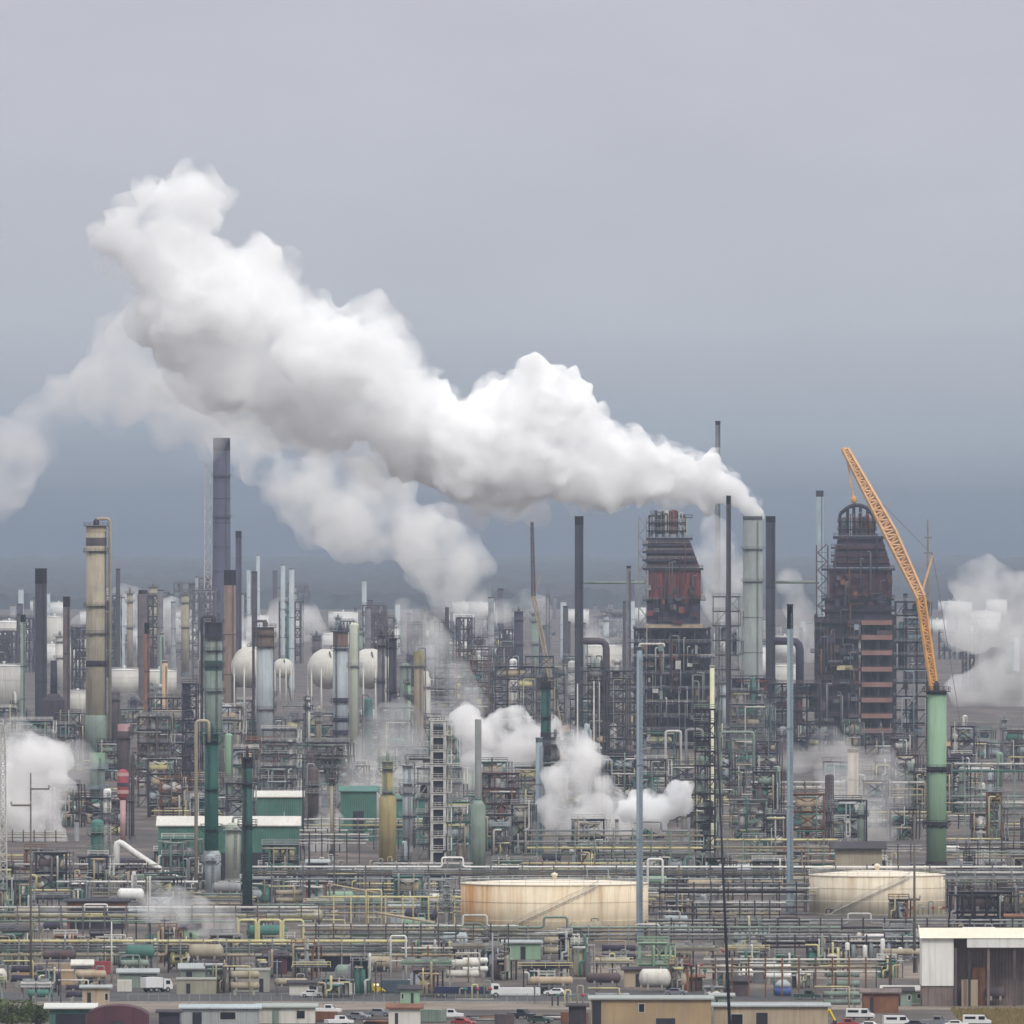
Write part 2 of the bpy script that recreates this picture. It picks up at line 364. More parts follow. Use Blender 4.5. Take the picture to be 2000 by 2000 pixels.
def column(label, x, D, ytop, w, m, plats=(), cap='dome', pipe=0, bands=(), cat='column', name='process_column', lad=-1.2, trim=None, group=None, pm=None, skirt=True, wide=None, loc=None, H=None, r=None):
    """Tall process column. plats and bands are photo rows; pipe -1/1 puts the overhead line on that side."""
    r = ws(w, D)/2 if r is None else r; H = wz(ytop, D) if H is None else H; trim = trim or GREYST
    t = thing(name, label, cat, loc or spot(x, D), group)
    if cap == 'dome': prof = [(r, 0), (r, H-r*.55), (r*.93, H-r*.36), (r*.72, H-r*.17), (r*.4, H-r*.05), (.04, H)]
    elif cap == 'neck': prof = [(r, 0), (r, H-r*1.5), (r*.62, H-r*.9), (r*.62, H-r*.3), (r*.4, H)]
    else: prof = [(r, 0), (r, H)]
    sh = MB().lathe(prof, 24).build('shell', m, t)
    if skirt: MB().ring(r*.98, r+.28, 0, min(H*.07, 3.0), 24).build('skirt', trim, t)
    if wide:
        zt = wz(wide[0], D); r2 = ws(wide[1], D)/2
        MB().lathe([(r2, 0), (r2, zt), (r+.05, zt + (r2-r)*1.5)], 24).build('lower_shell', wide[2], t)
    for (ya, yb, bm) in bands:
        za, zb = wz(yb, D), wz(ya, D)
        MB().ring(r*.9, r+.06, za, zb, 24).build('band', bm, t)
    for yp in plats:
        z = wz(yp, D) if yp > 1 else H * yp
        if z > H - .3: continue
        d = MB().ring(r-.05, r+1.15, z-.18, z, 20)
        for k in range(6):
            a = 2*math.pi*k/6; d.beam((r*math.cos(a)*.98, r*math.sin(a)*.98, z-1.2), ((r+1.05)*math.cos(a), (r+1.05)*math.sin(a), z-.2), .14)
        dk = d.build('platform', trim, t); railing(r+1.1, z, dk, trim)
    if cap == 'cage':
        z = H - .1; dk = MB().ring(.05, r+1.1, z-.25, z-.02, 20).build('platform', trim, t); railing(r+1.05, z, dk, trim)
        MB().lathe([(r*.3, H), (r*.3, H+1.6), (r*.12, H+2.6)], 10).build('vent_nozzle', trim, t)
    if lad is not None and H > 6: ladder(t, lad, r, 1.0, H-r*.6, trim)
    if pipe:
        q = max(.18, r*.16); s_ = pipe; xo = s_*(r+q*2.2)
        MB().tube([(0,0,H-.2), (0,0,H+q*4), (xo,-r*.15,H+q*4), (xo,-r*.15,1.0)], q, 8).build('overhead_pipe', pm or trim, t)
    return t

def stack(label, x, D, ytop, w, m, tip=None, tipm=None, taper=1.0, rings=2, group=None, plat=(), trim=None, lad=True, cat='smokestack', name='smokestack'):
    r = ws(w, D)/2; H = wz(ytop, D); t = thing(name, label, cat, spot(x, D), group); trim = trim or DARKST
    zt = wz(tip, D) if tip else H - .8
    rr = lambda z: r*taper + (r - r*taper)*z/H
    MB().lathe([(rr(0)*1.25, 0), (rr(0)*1.25, H*.04), (rr(H*.07), H*.07), (rr(zt), zt)], 20).build('shell', m, t)
    MB().lathe([(rr(zt)+.03, zt), (r+.03, H-.25), (r+.18, H-.2), (r+.18, H), (r*.8, H), (r*.8, H-1.0)], 20).build('tip', tipm or m, t)
    for k in range(rings):
        z = H*(.35 + .5*k/max(1, rings)); MB().ring(rr(z)-.05, rr(z)+.15, z-.12, z+.12, 20).build('stiffener_ring', trim, t)
    for yp in plat:
        z = wz(yp, D); dk = MB().ring(rr(z)-.05, rr(z)+1.0, z-.15, z, 20).build('platform', trim, t); railing(rr(z)+.95, z, dk, trim)
    if lad: ladder(t, -1.1, max(rr(0), r), 1.5, H-2, trim)
    return t

def frame_body(t, W, Dp, H, floors, bays, m, deckm, railm, brace=True, post=.45, base=0.0, rails=True, x0=None):
    """open steel structure, its decks and railings, as parts of t"""
    b = MB(); x0 = -W/2 if x0 is None else x0; dx = W/bays; fh = H/floors
    for i in range(bays+1):
        for y in (-Dp/2, Dp/2):
            b.box(x0+i*dx-post/2, x0+i*dx+post/2, y-post/2, y+post/2, base, base+H)
    for k in range(1, floors+1):
        z = base + k*fh
        for y in (-Dp/2, Dp/2): b.box(x0, x0+W, y-post*.35, y+post*.35, z-post*.9, z-.02)
        for i in range(bays+1): b.box(x0+i*dx-post*.3, x0+i*dx+post*.3, -Dp/2, Dp/2, z-post*.8, z-.03)
    if brace:
        for k in range(floors):
            for i in range(bays):
                if (k + i) % 2 == 0 or bays == 1:
                    z0, z1 = base+k*fh, base+(k+1)*fh
                    b.beam((x0+i*dx, -Dp/2, z0), (x0+(i+1)*dx, -Dp/2, z1), post*.5)
                    if bays == 1 or k % 2: b.beam((x0+(i+1)*dx, -Dp/2, z0), (x0+i*dx, -Dp/2, z1), post*.5)
    b.build('steel_framing', m, t)
    for k in range(1, floors+1):
        z = base + k*fh
        dk = MB().box(x0-.5, x0+W+.5, -Dp/2-.6, Dp/2+.5, z, z+.16).build('floor_deck', deckm, t)
        if rails: box_railing(x0-.4, x0+W+.4, -Dp/2-.5, Dp/2+.4, z+.16, dk, railm)
def hdrum(c, L, r, m, t, name='drum', along='x'):
    """horizontal drum with domed ends"""
    prof = [(.03, -L/2-r*.5), (r*.6, -L/2-r*.36), (r*.92, -L/2-r*.12), (r, -L/2), (r, L/2), (r*.92, L/2+r*.12), (r*.6, L/2+r*.36), (.03, L/2+r*.5)]
    b = MB().lathe(prof, 18)
    if along == 'x': b.v = [(z + c[0], y + c[1], -x + c[2]) for x, y, z in b.v]
    else: b.v = [(x + c[0], z + c[1], -y + c[2]) for x, y, z in b.v]
    o = b.build(name, m, t)
    for k in (-.3, .3):
        s = MB()
        if along == 'x': s.box(c[0]+k*L-.2, c[0]+k*L+.2, c[1]-r*.8, c[1]+r*.8, c[2]-r*1.25, c[2]-r*.3)
        else: s.box(c[0]-r*.8, c[0]+r*.8, c[1]+k*L-.2, c[1]+k*L+.2, c[2]-r*1.25, c[2]-r*.3)
        s.build('saddle', CONC, o)
    return o
def process_structure(label, x, D, ytop, w, m, deckm=None, railm=None, floors=3, bays=3, Dp=None, equip=2, seed=0, colors=None, group=None, H=None, brace=True, name='process_structure', cat='process unit', pipes=2, post=.45):
    W = ws(w, D); H = wz(ytop, D) if H is None else H; Dp = Dp or min(14, max(6, W*.7)); rr = random.Random(seed)
    t = thing(name, label, cat, spot(x, D), group)
    frame_body(t, W, Dp, H, floors, bays, m, deckm or m, railm or m, brace, post)
    fh = H/floors; colors = colors or [STEEL, SGREEN, OFFW, MAUVE, GREYST, LBLUE]
    for k in range(equip):
        lv = rr.randrange(0, floors); z = lv*fh + .2; r = min(fh*.33, rr.uniform(.8, 1.9)); cm = rr.choice(colors)
        if rr.random() < .55:
            L = min(W*.6, rr.uniform(4, 9)); hdrum((rr.uniform(-.3, .3)*(W-L), -Dp*.25, z+r*1.25), L, r, cm, t)
        else:
            cx = rr.uniform(-.4, .4)*W; hh = min(H-z, fh*rr.choice((.85, 1.5, 2.2)))
            MB().lathe([(r*.8, z), (r, z+.4), (r, z+hh-r*.5), (r*.6, z+hh-r*.15), (.05, z+hh)], 16, (cx, rr.uniform(-.3, .1)*Dp)).build('vessel', cm, t)
    for k in range(pipes):
        cx = rr.uniform(-.5, .5)*W; lv = rr.randint(1, floors); zz = lv*fh + rr.uniform(-1.2, -.5); sx = rr.choice((-1,1))*rr.uniform(1.0, W*.7); yf = -Dp/2-.8-.25*(k % 3); q = rr.uniform(.13, .3); ty = rr.random()
        e = max(-W/2-1, min(W/2+1, cx+sx))
        if ty < .35: P = [(-W/2*rr.uniform(.4,1.05), yf, zz), (W/2*rr.uniform(.4,1.05), yf, zz)]                      # run along a deck
        elif ty < .6: P = [(cx, yf, .1), (cx, yf, zz), (e, yf, zz), (e, -Dp/2+.6, zz)]                                   # riser that turns into the bay
        elif ty < .8: P = [(cx, yf, .1), (cx, yf, zz*.55), (cx+.9, yf, zz*.55), (cx+.9, yf, zz+fh*.4), (cx+.9, -Dp/2+.5, zz+fh*.4)]
        else: P = [(cx, yf, .1), (cx, yf, min(H*1.06, zz+fh)), (cx, Dp*.2, min(H*1.06, zz+fh))]                          # straight riser over the deck
        MB().tube(P, q, 7).build('pipe', rr.choice(colors), t)
    # zig-zag stair on one side
    s = MB(); sx = W/2+1.3
    for k in range(floors):
        y0, y1 = (-Dp*.35, Dp*.35) if k % 2 else (Dp*.35, -Dp*.35)
        s.beam((sx-.5, y0, k*fh), (sx-.5, y1, (k+1)*fh), .25); s.beam((sx+.5, y0, k*fh), (sx+.5, y1, (k+1)*fh), .25)
        s.box(sx-1.0, sx+.7, y1-.6, y1+.6, (k+1)*fh-.12, (k+1)*fh)
        for q in range(8):
            f = (q+.5)/8; s.box(sx-.5, sx+.5, y0+(y1-y0)*f-.12, y0+(y1-y0)*f+.12, (k+f)*fh-.05, (k+f)*fh+.02)
    s.build('stair', railm or m, t)
    return t

def pipe_rack(label, x0, x1, D, ys, cols, rs, step, sm, group=None, width=2.6, levels=True, yoff=0.0, cat='pipe rack', name='pipe_rack', seed=0):
    """pipes at the photo rows ys carried on trestles every `step` photo pixels"""
    xm = (x0+x1)/2; t = thing(name, label, cat, spot(xm, D), group); L = ws(x1-x0, D); rr = random.Random(seed)
    zs = [max(.5, wz(y, D)) for y in ys]; zt = max(zs); n = max(2, int((x1-x0)/step)+1)
    for i in range(n):
        x = -L/2 + L*(i+.5)/n; b = MB(); p = .26
        for y in (-width/2, width/2): b.box(x-p/2, x+p/2, y-p/2, y+p/2, 0, zt+.5)
        for z in sorted(set(round(z) for z in zs)): b.box(x-p/2+.02, x+p/2-.02, -width/2-.3, width/2+.3, z-.55, z-.3)
        if zt > 4: b.beam((x, -width/2, .3), (x, width/2, zt*.9), .16)
        b.build('trestle', sm, t)
    for k, z in enumerate(zs):
        r = rs[k % len(rs)]; y = -width/2 + width*((k*0.37+.1) % 1.0); e0, e1 = -L/2-rr.uniform(0,1)*2, L/2+rr.uniform(0,1)*2
        pts = [(e0, y, z)]
        if L > 40 and rr.random() < .5:
            q = rr.uniform(-.3, .3)*L; pts += [(q-2.5, y, z), (q-2.5, y-.1, z+2.2), (q+2.5, y-.1, z+2.2), (q+2.5, y, z)]
        pts += [(e1, y, z)]
        MB().tube(pts, r, 7).build('pipe', cols[k % len(cols)], t)
    return t

def storage_tank(label, x, D, yeave, w, m, rm=None, peak=None, group=None, railm=None, stairs=True, H=None, r=None, loc=None):
    r = ws(w, D)/2 if r is None else r; H = wz(yeave, D) if H is None else H; t = thing('storage_tank', label, 'storage tank', loc or spot(x, D), group)
    MB().lathe([(r, 0), (r, H)], 64).build('shell', m, t)
    pk = r*.07 if peak is None else peak
    MB().lathe([(r+.12, H-.18), (r+.12, H+.03), (r*.66, H+pk*.5), (r*.33, H+pk*.85), (.05, H+pk)], 64).build('tank_roof', rm or m, t)
    MB().ring(r-.02, r+.22, 0, .25, 64).build('base_ring', CONC, t)
    for k in (.35, .68): MB().ring(r-.02, r+.05, H*k-.08, H*k+.08, 64).build('wind_girder', m, t)
    rb = MB()
    for dz in (.55, 1.1): rb.ring(r-.05, r+.05, H+dz-.04, H+dz+.04, 64)
    for k in range(40):
        a = 2*math.pi*k/40; rb.box(r*math.cos(a)-.04, r*math.cos(a)+.04, r*math.sin(a)-.04, r*math.sin(a)+.04, H, H+1.12)
    rb.build('railing', railm or m, t)
    MB().lathe([(.5, H+pk-.2), (.5, H+pk+.8), (.75, H+pk+.9), (.75, H+pk+1.3), (.1, H+pk+1.6)], 12, (0, 0)).build('vent', rm or m, t)
    if stairs:
        s = MB(); n = 28; a0 = -2.35
        P = []
        for k in range(n+1):
            a = a0 + 1.25*k/n; P.append(((r+.7)*math.cos(a), (r+.7)*math.sin(a), H*k/n))
        for k in range(n):
            s.beam(P[k], P[k+1], .16); p = P[k]; q = P[k+1]; s.beam((p[0],p[1],p[2]+1.0),(q[0],q[1],q[2]+1.0), .09)
            if k % 3 == 0: s.box(p[0]-.04, p[0]+.04, p[1]-.04, p[1]+.04, p[2], p[2]+1.0)
            a = a0 + 1.25*k/n; s.beam(((r+.05)*math.cos(a),(r+.05)*math.sin(a),p[2]), ((r+1.1)*math.cos(a),(r+1.1)*math.sin(a),p[2]), .18)
        s.build('spiral_stair', railm or m, t)
    return t
def sphere_tank(label, x, D, ytop, w, m, group=None):
    r = ws(w, D)/2; t = thing('sphere_tank', label, 'sphere tank', spot(x, D), group); zc = wz(ytop, D) - r
    MB().ball((0,0,zc), r, 1.0, 32, 18).build('shell', m, t)
    for k in range(10):
        a = 2*math.pi*k/10; MB().bar((r*.96*math.cos(a), r*.96*math.sin(a), 0), (r*.96*math.cos(a), r*.96*math.sin(a), zc), .35, n=8).build('leg', m, t)
    dk = MB().ring(.3, 1.8, zc+r-.1, zc+r+.12, 14).build('platform', GREYST, t); railing(1.7, zc+r+.12, dk, GREYST)
    s = MB(); P = [((r+.6)*math.cos(a), -(r+.6)*math.sin(abs(a-1.57))*0-(r+.8), 0) for a in (0,)]
    s.beam((r*.9, -r*.75, 0), (r*.1, -r*.8, zc+r*.85), .5); s.build('stair', GREYST, t)
    return t
def shed(label, x, D, yeave, w, wallm, roofm, depth=12, peak=1.5, openings=(), group=None, name='shed', cat='shed', ridge='x', over=.6, H=None, doorm=None, rz=0.0, loc=None):
    W = ws(w, D); H = wz(yeave, D) if H is None else H; t = thing(name, label, cat, loc or spot(x, D, depth/2), group, rz)
    MB().box(-W/2, W/2, -depth/2, depth/2, 0, H).build('wall', wallm, t)
    o = over
    if ridge == 'x':
        v = [(-W/2-o,-depth/2-o,H),(W/2+o,-depth/2-o,H),(W/2+o,depth/2+o,H),(-W/2-o,depth/2+o,H),(-W/2-o,0,H+peak),(W/2+o,0,H+peak)]
        f = [(0,1,5,4),(2,3,4,5),(0,4,3),(1,2,5),(3,2,1,0)]
    else:
        v = [(-W/2-o,-depth/2-o,H),(W/2+o,-depth/2-o,H),(W/2+o,depth/2+o,H),(-W/2-o,depth/2+o,H),(0,-depth/2-o,H+peak),(0,depth/2+o,H+peak)]
        f = [(0,4,5,3),(1,2,5,4),(0,1,4),(2,3,5),(3,2,1,0)]
    rb = MB(); v = [(a,b_,c+.03) for a,b_,c in v]; rb.add(v, f); rb.box(-W/2-o, W/2+o, -depth/2-o, depth/2+o, H-.22, H+.02); rb.build('roof', roofm, t)
    for (fx, fw, fz, fh, nm) in openings:
        cx = (fx-.5)*W; ww = fw*W
        if nm == 'window':
            fr = MB().box(cx-ww/2-.12, cx+ww/2+.12, -depth/2-.05, -depth/2+.1, fz*H-.12, (fz+fh)*H+.12).build('window', PALER, t)
            MB().box(cx-ww/2, cx+ww/2, -depth/2-.08, -depth/2+.05, fz*H, (fz+fh)*H).build('window_pane', GLASSD, fr)
        else:
            MB().box(cx-ww/2, cx+ww/2, -depth/2-.07, -depth/2+.1, fz*H+.01, (fz+fh)*H).build('door', doorm or NAVY, t)  # navy panels also paint the darkness of open bays
    return t
def pole(label, x, D, ytop, w, m, arms=(), cat='pole', name='utility_pole', lamp=False, group=None, taper=.6, lean=0.0, tipm=None, tipy=None, ins=True):
    H = wz(ytop, D); r = ws(w, D)/2; t = thing(name, label, cat, spot(x, D), group)
    lx = lambda z: lean*z/H
    MB().bar((0,0,0), (lean,0,H), r, r*taper, 10).build('shaft', m, t)
    if tipm: 
        zt = wz(tipy, D); MB().bar((lx(zt),0,zt), (lean,0,H+.02), r*.95, r*.9, 10).build('tip', tipm, t)
    for (ya, xa, xb, th) in arms:
        z = wz(ya, D); a, b_ = ws(xa-x, D), ws(xb-x, D)
        ar = MB().box(min(a,b_), max(a,b_), -th/2-.02, th/2+.02, z-th/2, z+th/2).build('crossarm', m, t)
        if ins:
            for q in (a, b_): MB().lathe([(.12,z+th/2),(.2,z+th/2+.2),(.2,z+th/2+.5),(.06,z+th/2+.7)], 8, (q, 0)).build('insulator', INSUL, ar)
    return t
def pipe_loop(label, x0, x1, D, ytop, ybot, r, m, group=None):
    W = ws(x1-x0, D); t = thing('pipe_loop', label, 'pipe loop', spot((x0+x1)/2, D), group); z1 = wz(ytop, D); z0 = max(.6, wz(ybot, D))
    MB().tube([(-W/2-2,0,z0), (-W/2,0,z0), (-W/2,0,z1), (W/2,0,z1), (W/2,0,z0), (W/2+2,0,z0)], r, 8).build('pipe', m, t)
    for s_ in (-1, 1): MB().box(s_*(W/2+1.2)-.12, s_*(W/2+1.2)+.12, -.3, .3, 0, z0-r*.6).build('support', STEEL, t)
    return t
def heater(label, x, D, ytop, w, m, group=None, stackm=None, stacks=1, base=4.0):
    """fired heater: box on legs, sloped hood, stack"""
    W = ws(w, D); H = wz(ytop, D); t = thing('fired_heater', label, 'furnace', spot(x, D), group); hb = H*.55; dp = W*.8
    MB().box(-W/2, W/2, -dp/2, dp/2, base, hb).build('firebox', m, t)
    v = [(-W/2,-dp/2,hb),(W/2,-dp/2,hb),(W/2,dp/2,hb),(-W/2,dp/2,hb),(-W*.2,-dp*.2,hb+W*.3),(W*.2,-dp*.2,hb+W*.3),(W*.2,dp*.2,hb+W*.3),(-W*.2,dp*.2,hb+W*.3)]
    MB().add(v, [(0,1,5,4),(1,2,6,5),(2,3,7,6),(3,0,4,7),(4,5,6,7)]).build('hood', m, t)
    MB().lathe([(W*.16, hb+W*.25), (W*.14, H)], 16).build('flue', stackm or m, t)
    for sx in (-1,1):
        for sy in (-1,1): MB().box(sx*W*.45-.3, sx*W*.45+.3, sy*dp*.45-.3, sy*dp*.45+.3, 0, base).build('leg', DARKST, t)
    for z in (base+.1, (base+hb)/2): 
        dk = MB().box(-W/2-1.2, W/2+1.2, -dp/2-1.2, -dp/2+.0, z-.15, z).build('walkway', GREYST, t)
        box_railing(-W/2-1.1, W/2+1.1, -dp/2-1.1, -dp/2-.1, z, dk, GREYST)
    return t
def lattice(b, p, q, w0, w1, n, t, tb):
    """square lattice boom from p to q"""
    p = Vector(p); q = Vector(q); d = (q-p).normalized(); u = Vector((0,1,0)); v = d.cross(u).normalized()
    def cs(f):
        c = p + (q-p)*f; h = (w0 + (w1-w0)*f)/2
        return [c+u*h+v*h, c+u*h-v*h, c-u*h-v*h, c-u*h+v*h]
    prev = cs(0)
    for k in range(1, n+1):
        cur = cs(k/n)
        for i in range(4):
            b.beam(prev[i], cur[i], t); b.beam(cur[i], cur[(i+1)%4], tb)
            b.beam(prev[i], cur[(i+1)%4], tb) if k % 2 else b.beam(prev[(i+1)%4], cur[i], tb)
        prev = cur
    return b
def lattice_tower(label, x, D, ytop, w, m, n=12, taper=.5, group=None, cat='lattice tower', t=.22):
    H = wz(ytop, D); W = ws(w, D); o = thing('lattice_tower', label, cat, spot(x, D), group)
    lattice(MB(), (0,0,0), (0,0,H), W, W*taper, n, t, t*.6).build('lattice_framing', m, o)
    dk = MB().box(-W*.35, W*.35, -W*.35, W*.35, H, H+.15).build('platform', m, o); box_railing(-W*.33, W*.33, -W*.33, W*.33, H+.15, dk, m, .04)
    MB().lathe([(.12,H+.15),(.1,H+3)], 6).build('antenna', m, o)
    return o
# ------------------------------------------------------------------ coke drum towers
def slab_deck(t, x0, x1, y0, y1, z, m, railm, th=.35):
    dk = MB().box(x0, x1, y0, y1, z-th, z).build('floor_deck', m, t); box_railing(x0+.1, x1-.1, y0+.1, y1-.1, z, dk, railm, .08); return dk
def frus(b, x0, x1, X0, X1, y0, y1, z0, z1):
    v = [(x0,y0,z0),(x1,y0,z0),(x1,y1,z0),(x0,y1,z0),(X0,y0,z1),(X1,y0,z1),(X1,y1,z1),(X0,y1,z1)]
    return b.add(v, [(0,3,2,1),(4,5,6,7),(0,1,5,4),(1,2,6,5),(2,3,7,6),(3,0,4,7)])

def coker_red():
    D = 1850.0; xc = 1315; q = lambda x: ws(x-xc, D); zz = lambda y: wz(y, D)
    t = thing('coke_drum_tower', 'tall coke drum tower with a red oxide panel band under its crown', 'coker tower', spot(xc, D))
    x0, x1 = q(1240), q(1385); y0, y1 = -11, 11; H = zz(1224)
    b = MB(); nx = 5
    for i in range(nx+1):
        x = x0 + (x1-x0)*i/nx
        for y in (y0, 0, y1): b.box(x-.4, x+.4, y-.4, y+.4, 0, H)
    ys = [1455, 1425, 1398, 1372, 1345, 1315, 1283, 1254, 1226]
    for k in range(len(ys)):
        z = zz(ys[k])
        for y in (y0, y1): b.box(x0, x1, y-.3, y+.3, z-1.1, z-.36)
        if k:
            zb = zz(ys[k-1])
            for i in (0, 2, 4):
                a, c = x0+(x1-x0)*i/nx, x0+(x1-x0)*(i+1)/nx
                b.beam((a,y0,zb),(c,y0,z-.5),.3) if k % 2 else b.beam((c,y0,zb),(a,y0,z-.5),.3)
    b.build('steel_framing', NAVY, t)
    for k, y in enumerate(ys): 
        slab_deck(t, x0-.8-(k%3==1)*2, x1+.8+(k%4==2)*1.5, y0-1.2, y1+.5, zz(y), PURPLE, STEEL if k % 3 else PALER)
    for i in range(4):
        cx = x0 + (x1-x0)*(i+.5)/4
        MB().lathe([(1.2,6),(3.5,14),(3.5,H-4),(1.6,H-1.5)], 20, (cx, 1)).build('coke_drum', NAVY, t)
    MB().box(x0+1, x1-1, 5.5, 9.5, 1, H-1).build('added_dark_core', NAVY, t)  # navy box added to make the tower's shaded interior read dark
    rr = random.Random(3)
    for i in range(16):
        x = rr.uniform(x0, x1); za = rr.uniform(2, H*.7); zb = za + rr.uniform(6, 18); xb = x + rr.choice((-1,1))*rr.uniform(1.5, 4)
        MB().tube([(x,y0-.9,za),(x,y0-.9,min(zb,H-2)),(xb,y0-.9,min(zb,H-2)),(xb,y0-.9,za+1)], rr.uniform(.18,.34), 7).build('pipe', rr.choice([STEEL, GREYST, SGREEN, MAUVE, PALER]), t)
    MB().box(q(1258), q(1372), y0-1.4, y1+1.4, zz(1226)+.02, zz(1219)).build('girder', TAN, t)
    a0, a1 = q(1265), q(1367)
    MB().box(a0-.5, a1, -10, 10, zz(1218), zz(1170)).build('lower_enclosure', PURPLE, t)
    MB().box(a0+.4, a1+.25, -10.3, 10.2, zz(1170)+.02, zz(1112)).build('red_panel_band', BRICK, t)
    p = MB()
    for i in range(12): 
        x = a0+.6+(a1-a0-.8)*i/11; p.box(x-.12, x+.12, -10.5, -10.31, zz(1168), zz(1114))
    p.build('panel_ribs', MAROON, t)
    slab_deck(t, a0-2, a1+2.2, -11.6, 11, zz(1171), NAVY, GREYST); slab_deck(t, a0-2, a1+1.2, -11.6, 11, zz(1109), NAVY, GREYST, .9)
    frus(MB(), a0-.6, q(1366), q(1266), q(1345), -9.5, 9.5, zz(1108), zz(1052)).build('upper_enclosure', MAROON, t)
    for y in (1092, 1076, 1062): slab_deck(t, a0-2.2, q(1345)+ws((y-1050)*.35, D), -11.2, -9, zz(y), PURPLE, STEEL, .8)
    slab_deck(t, q(1262), q(1352), -11, 9.8, zz(1050), DARKST, STEEL, 1.0)
    # crown of drill derrick heads
    zc = zz(1049); zt = zz(1000)
    b = MB()
    for x in (1268, 1281, 1294, 1308, 1322, 1334):
        for y in (-8, 0): b.box(q(x)-.35, q(x)+.35, y-.35, y+.35, zc, zz(1006 if x in (1268,1334) else 998))
    for y in (1008, 1024, 1038): b.box(q(1266), q(1337), -8.4, -7.8, zz(y)-.3, zz(y)+.3)
    b.beam((q(1268),-8,zc),(q(1294),-8,zt),.3); b.beam((q(1334),-8,zc),(q(1308),-8,zt),.3)
    [b.box(q(x)-.3,q(x)+.3,-8,0,zz(1014)-.3,zz(1014)+.3) for x in (1268,1281,1294,1308,1322,1334)]; b.build('crown_framing', DARKST, t)
    for x, w_, y_, m in ((1287, 9, 1006, NAVY), (1302, 7, 996, OFFW), (1315, 12, 996, BRICK), (1338, 7, 1010, PALER), (1275, 6, 1016, BLUEG)):
        MB().box(q(x)-ws(w_,D)/2, q(x)+ws(w_,D)/2, -9.6, -8.5, zc+1.2, zz(y_)).build('hoist_hood', m, t)
    for x, y_ in ((1273,1004),(1284,1000),(1297,1003),(1308,999),(1326,1001),(1332,1006)):
        MB().tube([(q(x),-9.9,zc),(q(x),-9.9,zz(y_)),(q(x)+1.3,-9.9,zz(y_)),(q(x)+1.3,-9.9,zc+2)], .26, 7).build('crown_pipe', (GREYST, MAUVE, PALER, RUSTS)[x % 4], t)
    for y in (1036, 1020): slab_deck(t, q(1263), q(1340), -10.6, -8.6, zz(y), DARKST, STEEL, .4)
    slab_deck(t, q(1270), q(1284), -9.8, -6, zz(1003), DARKST, DARKST); slab_deck(t, q(1326), q(1352), -9.8, -6, zz(1010), DARKST, DARKST)
    # stair tower on the left
    s = MB()
    for x in (1247, 1262):
        for y in (-10, -6): s.box(q(x)-.22, q(x)+.22, y-.22, y+.22, 0, zz(1010))
    z = 3.0; k = 0
    while z < zz(1014):
        s.box(q(1246), q(1263), -10.2, -5.8, z-.12, z); s.beam((q(1248 if k%2 else 1261), -10.3, z), (q(1261 if k%2 else 1248), -10.3, z+3.4), .3); z += 3.6; k += 1
    s.build('stair_tower', STEEL, t)
    return t
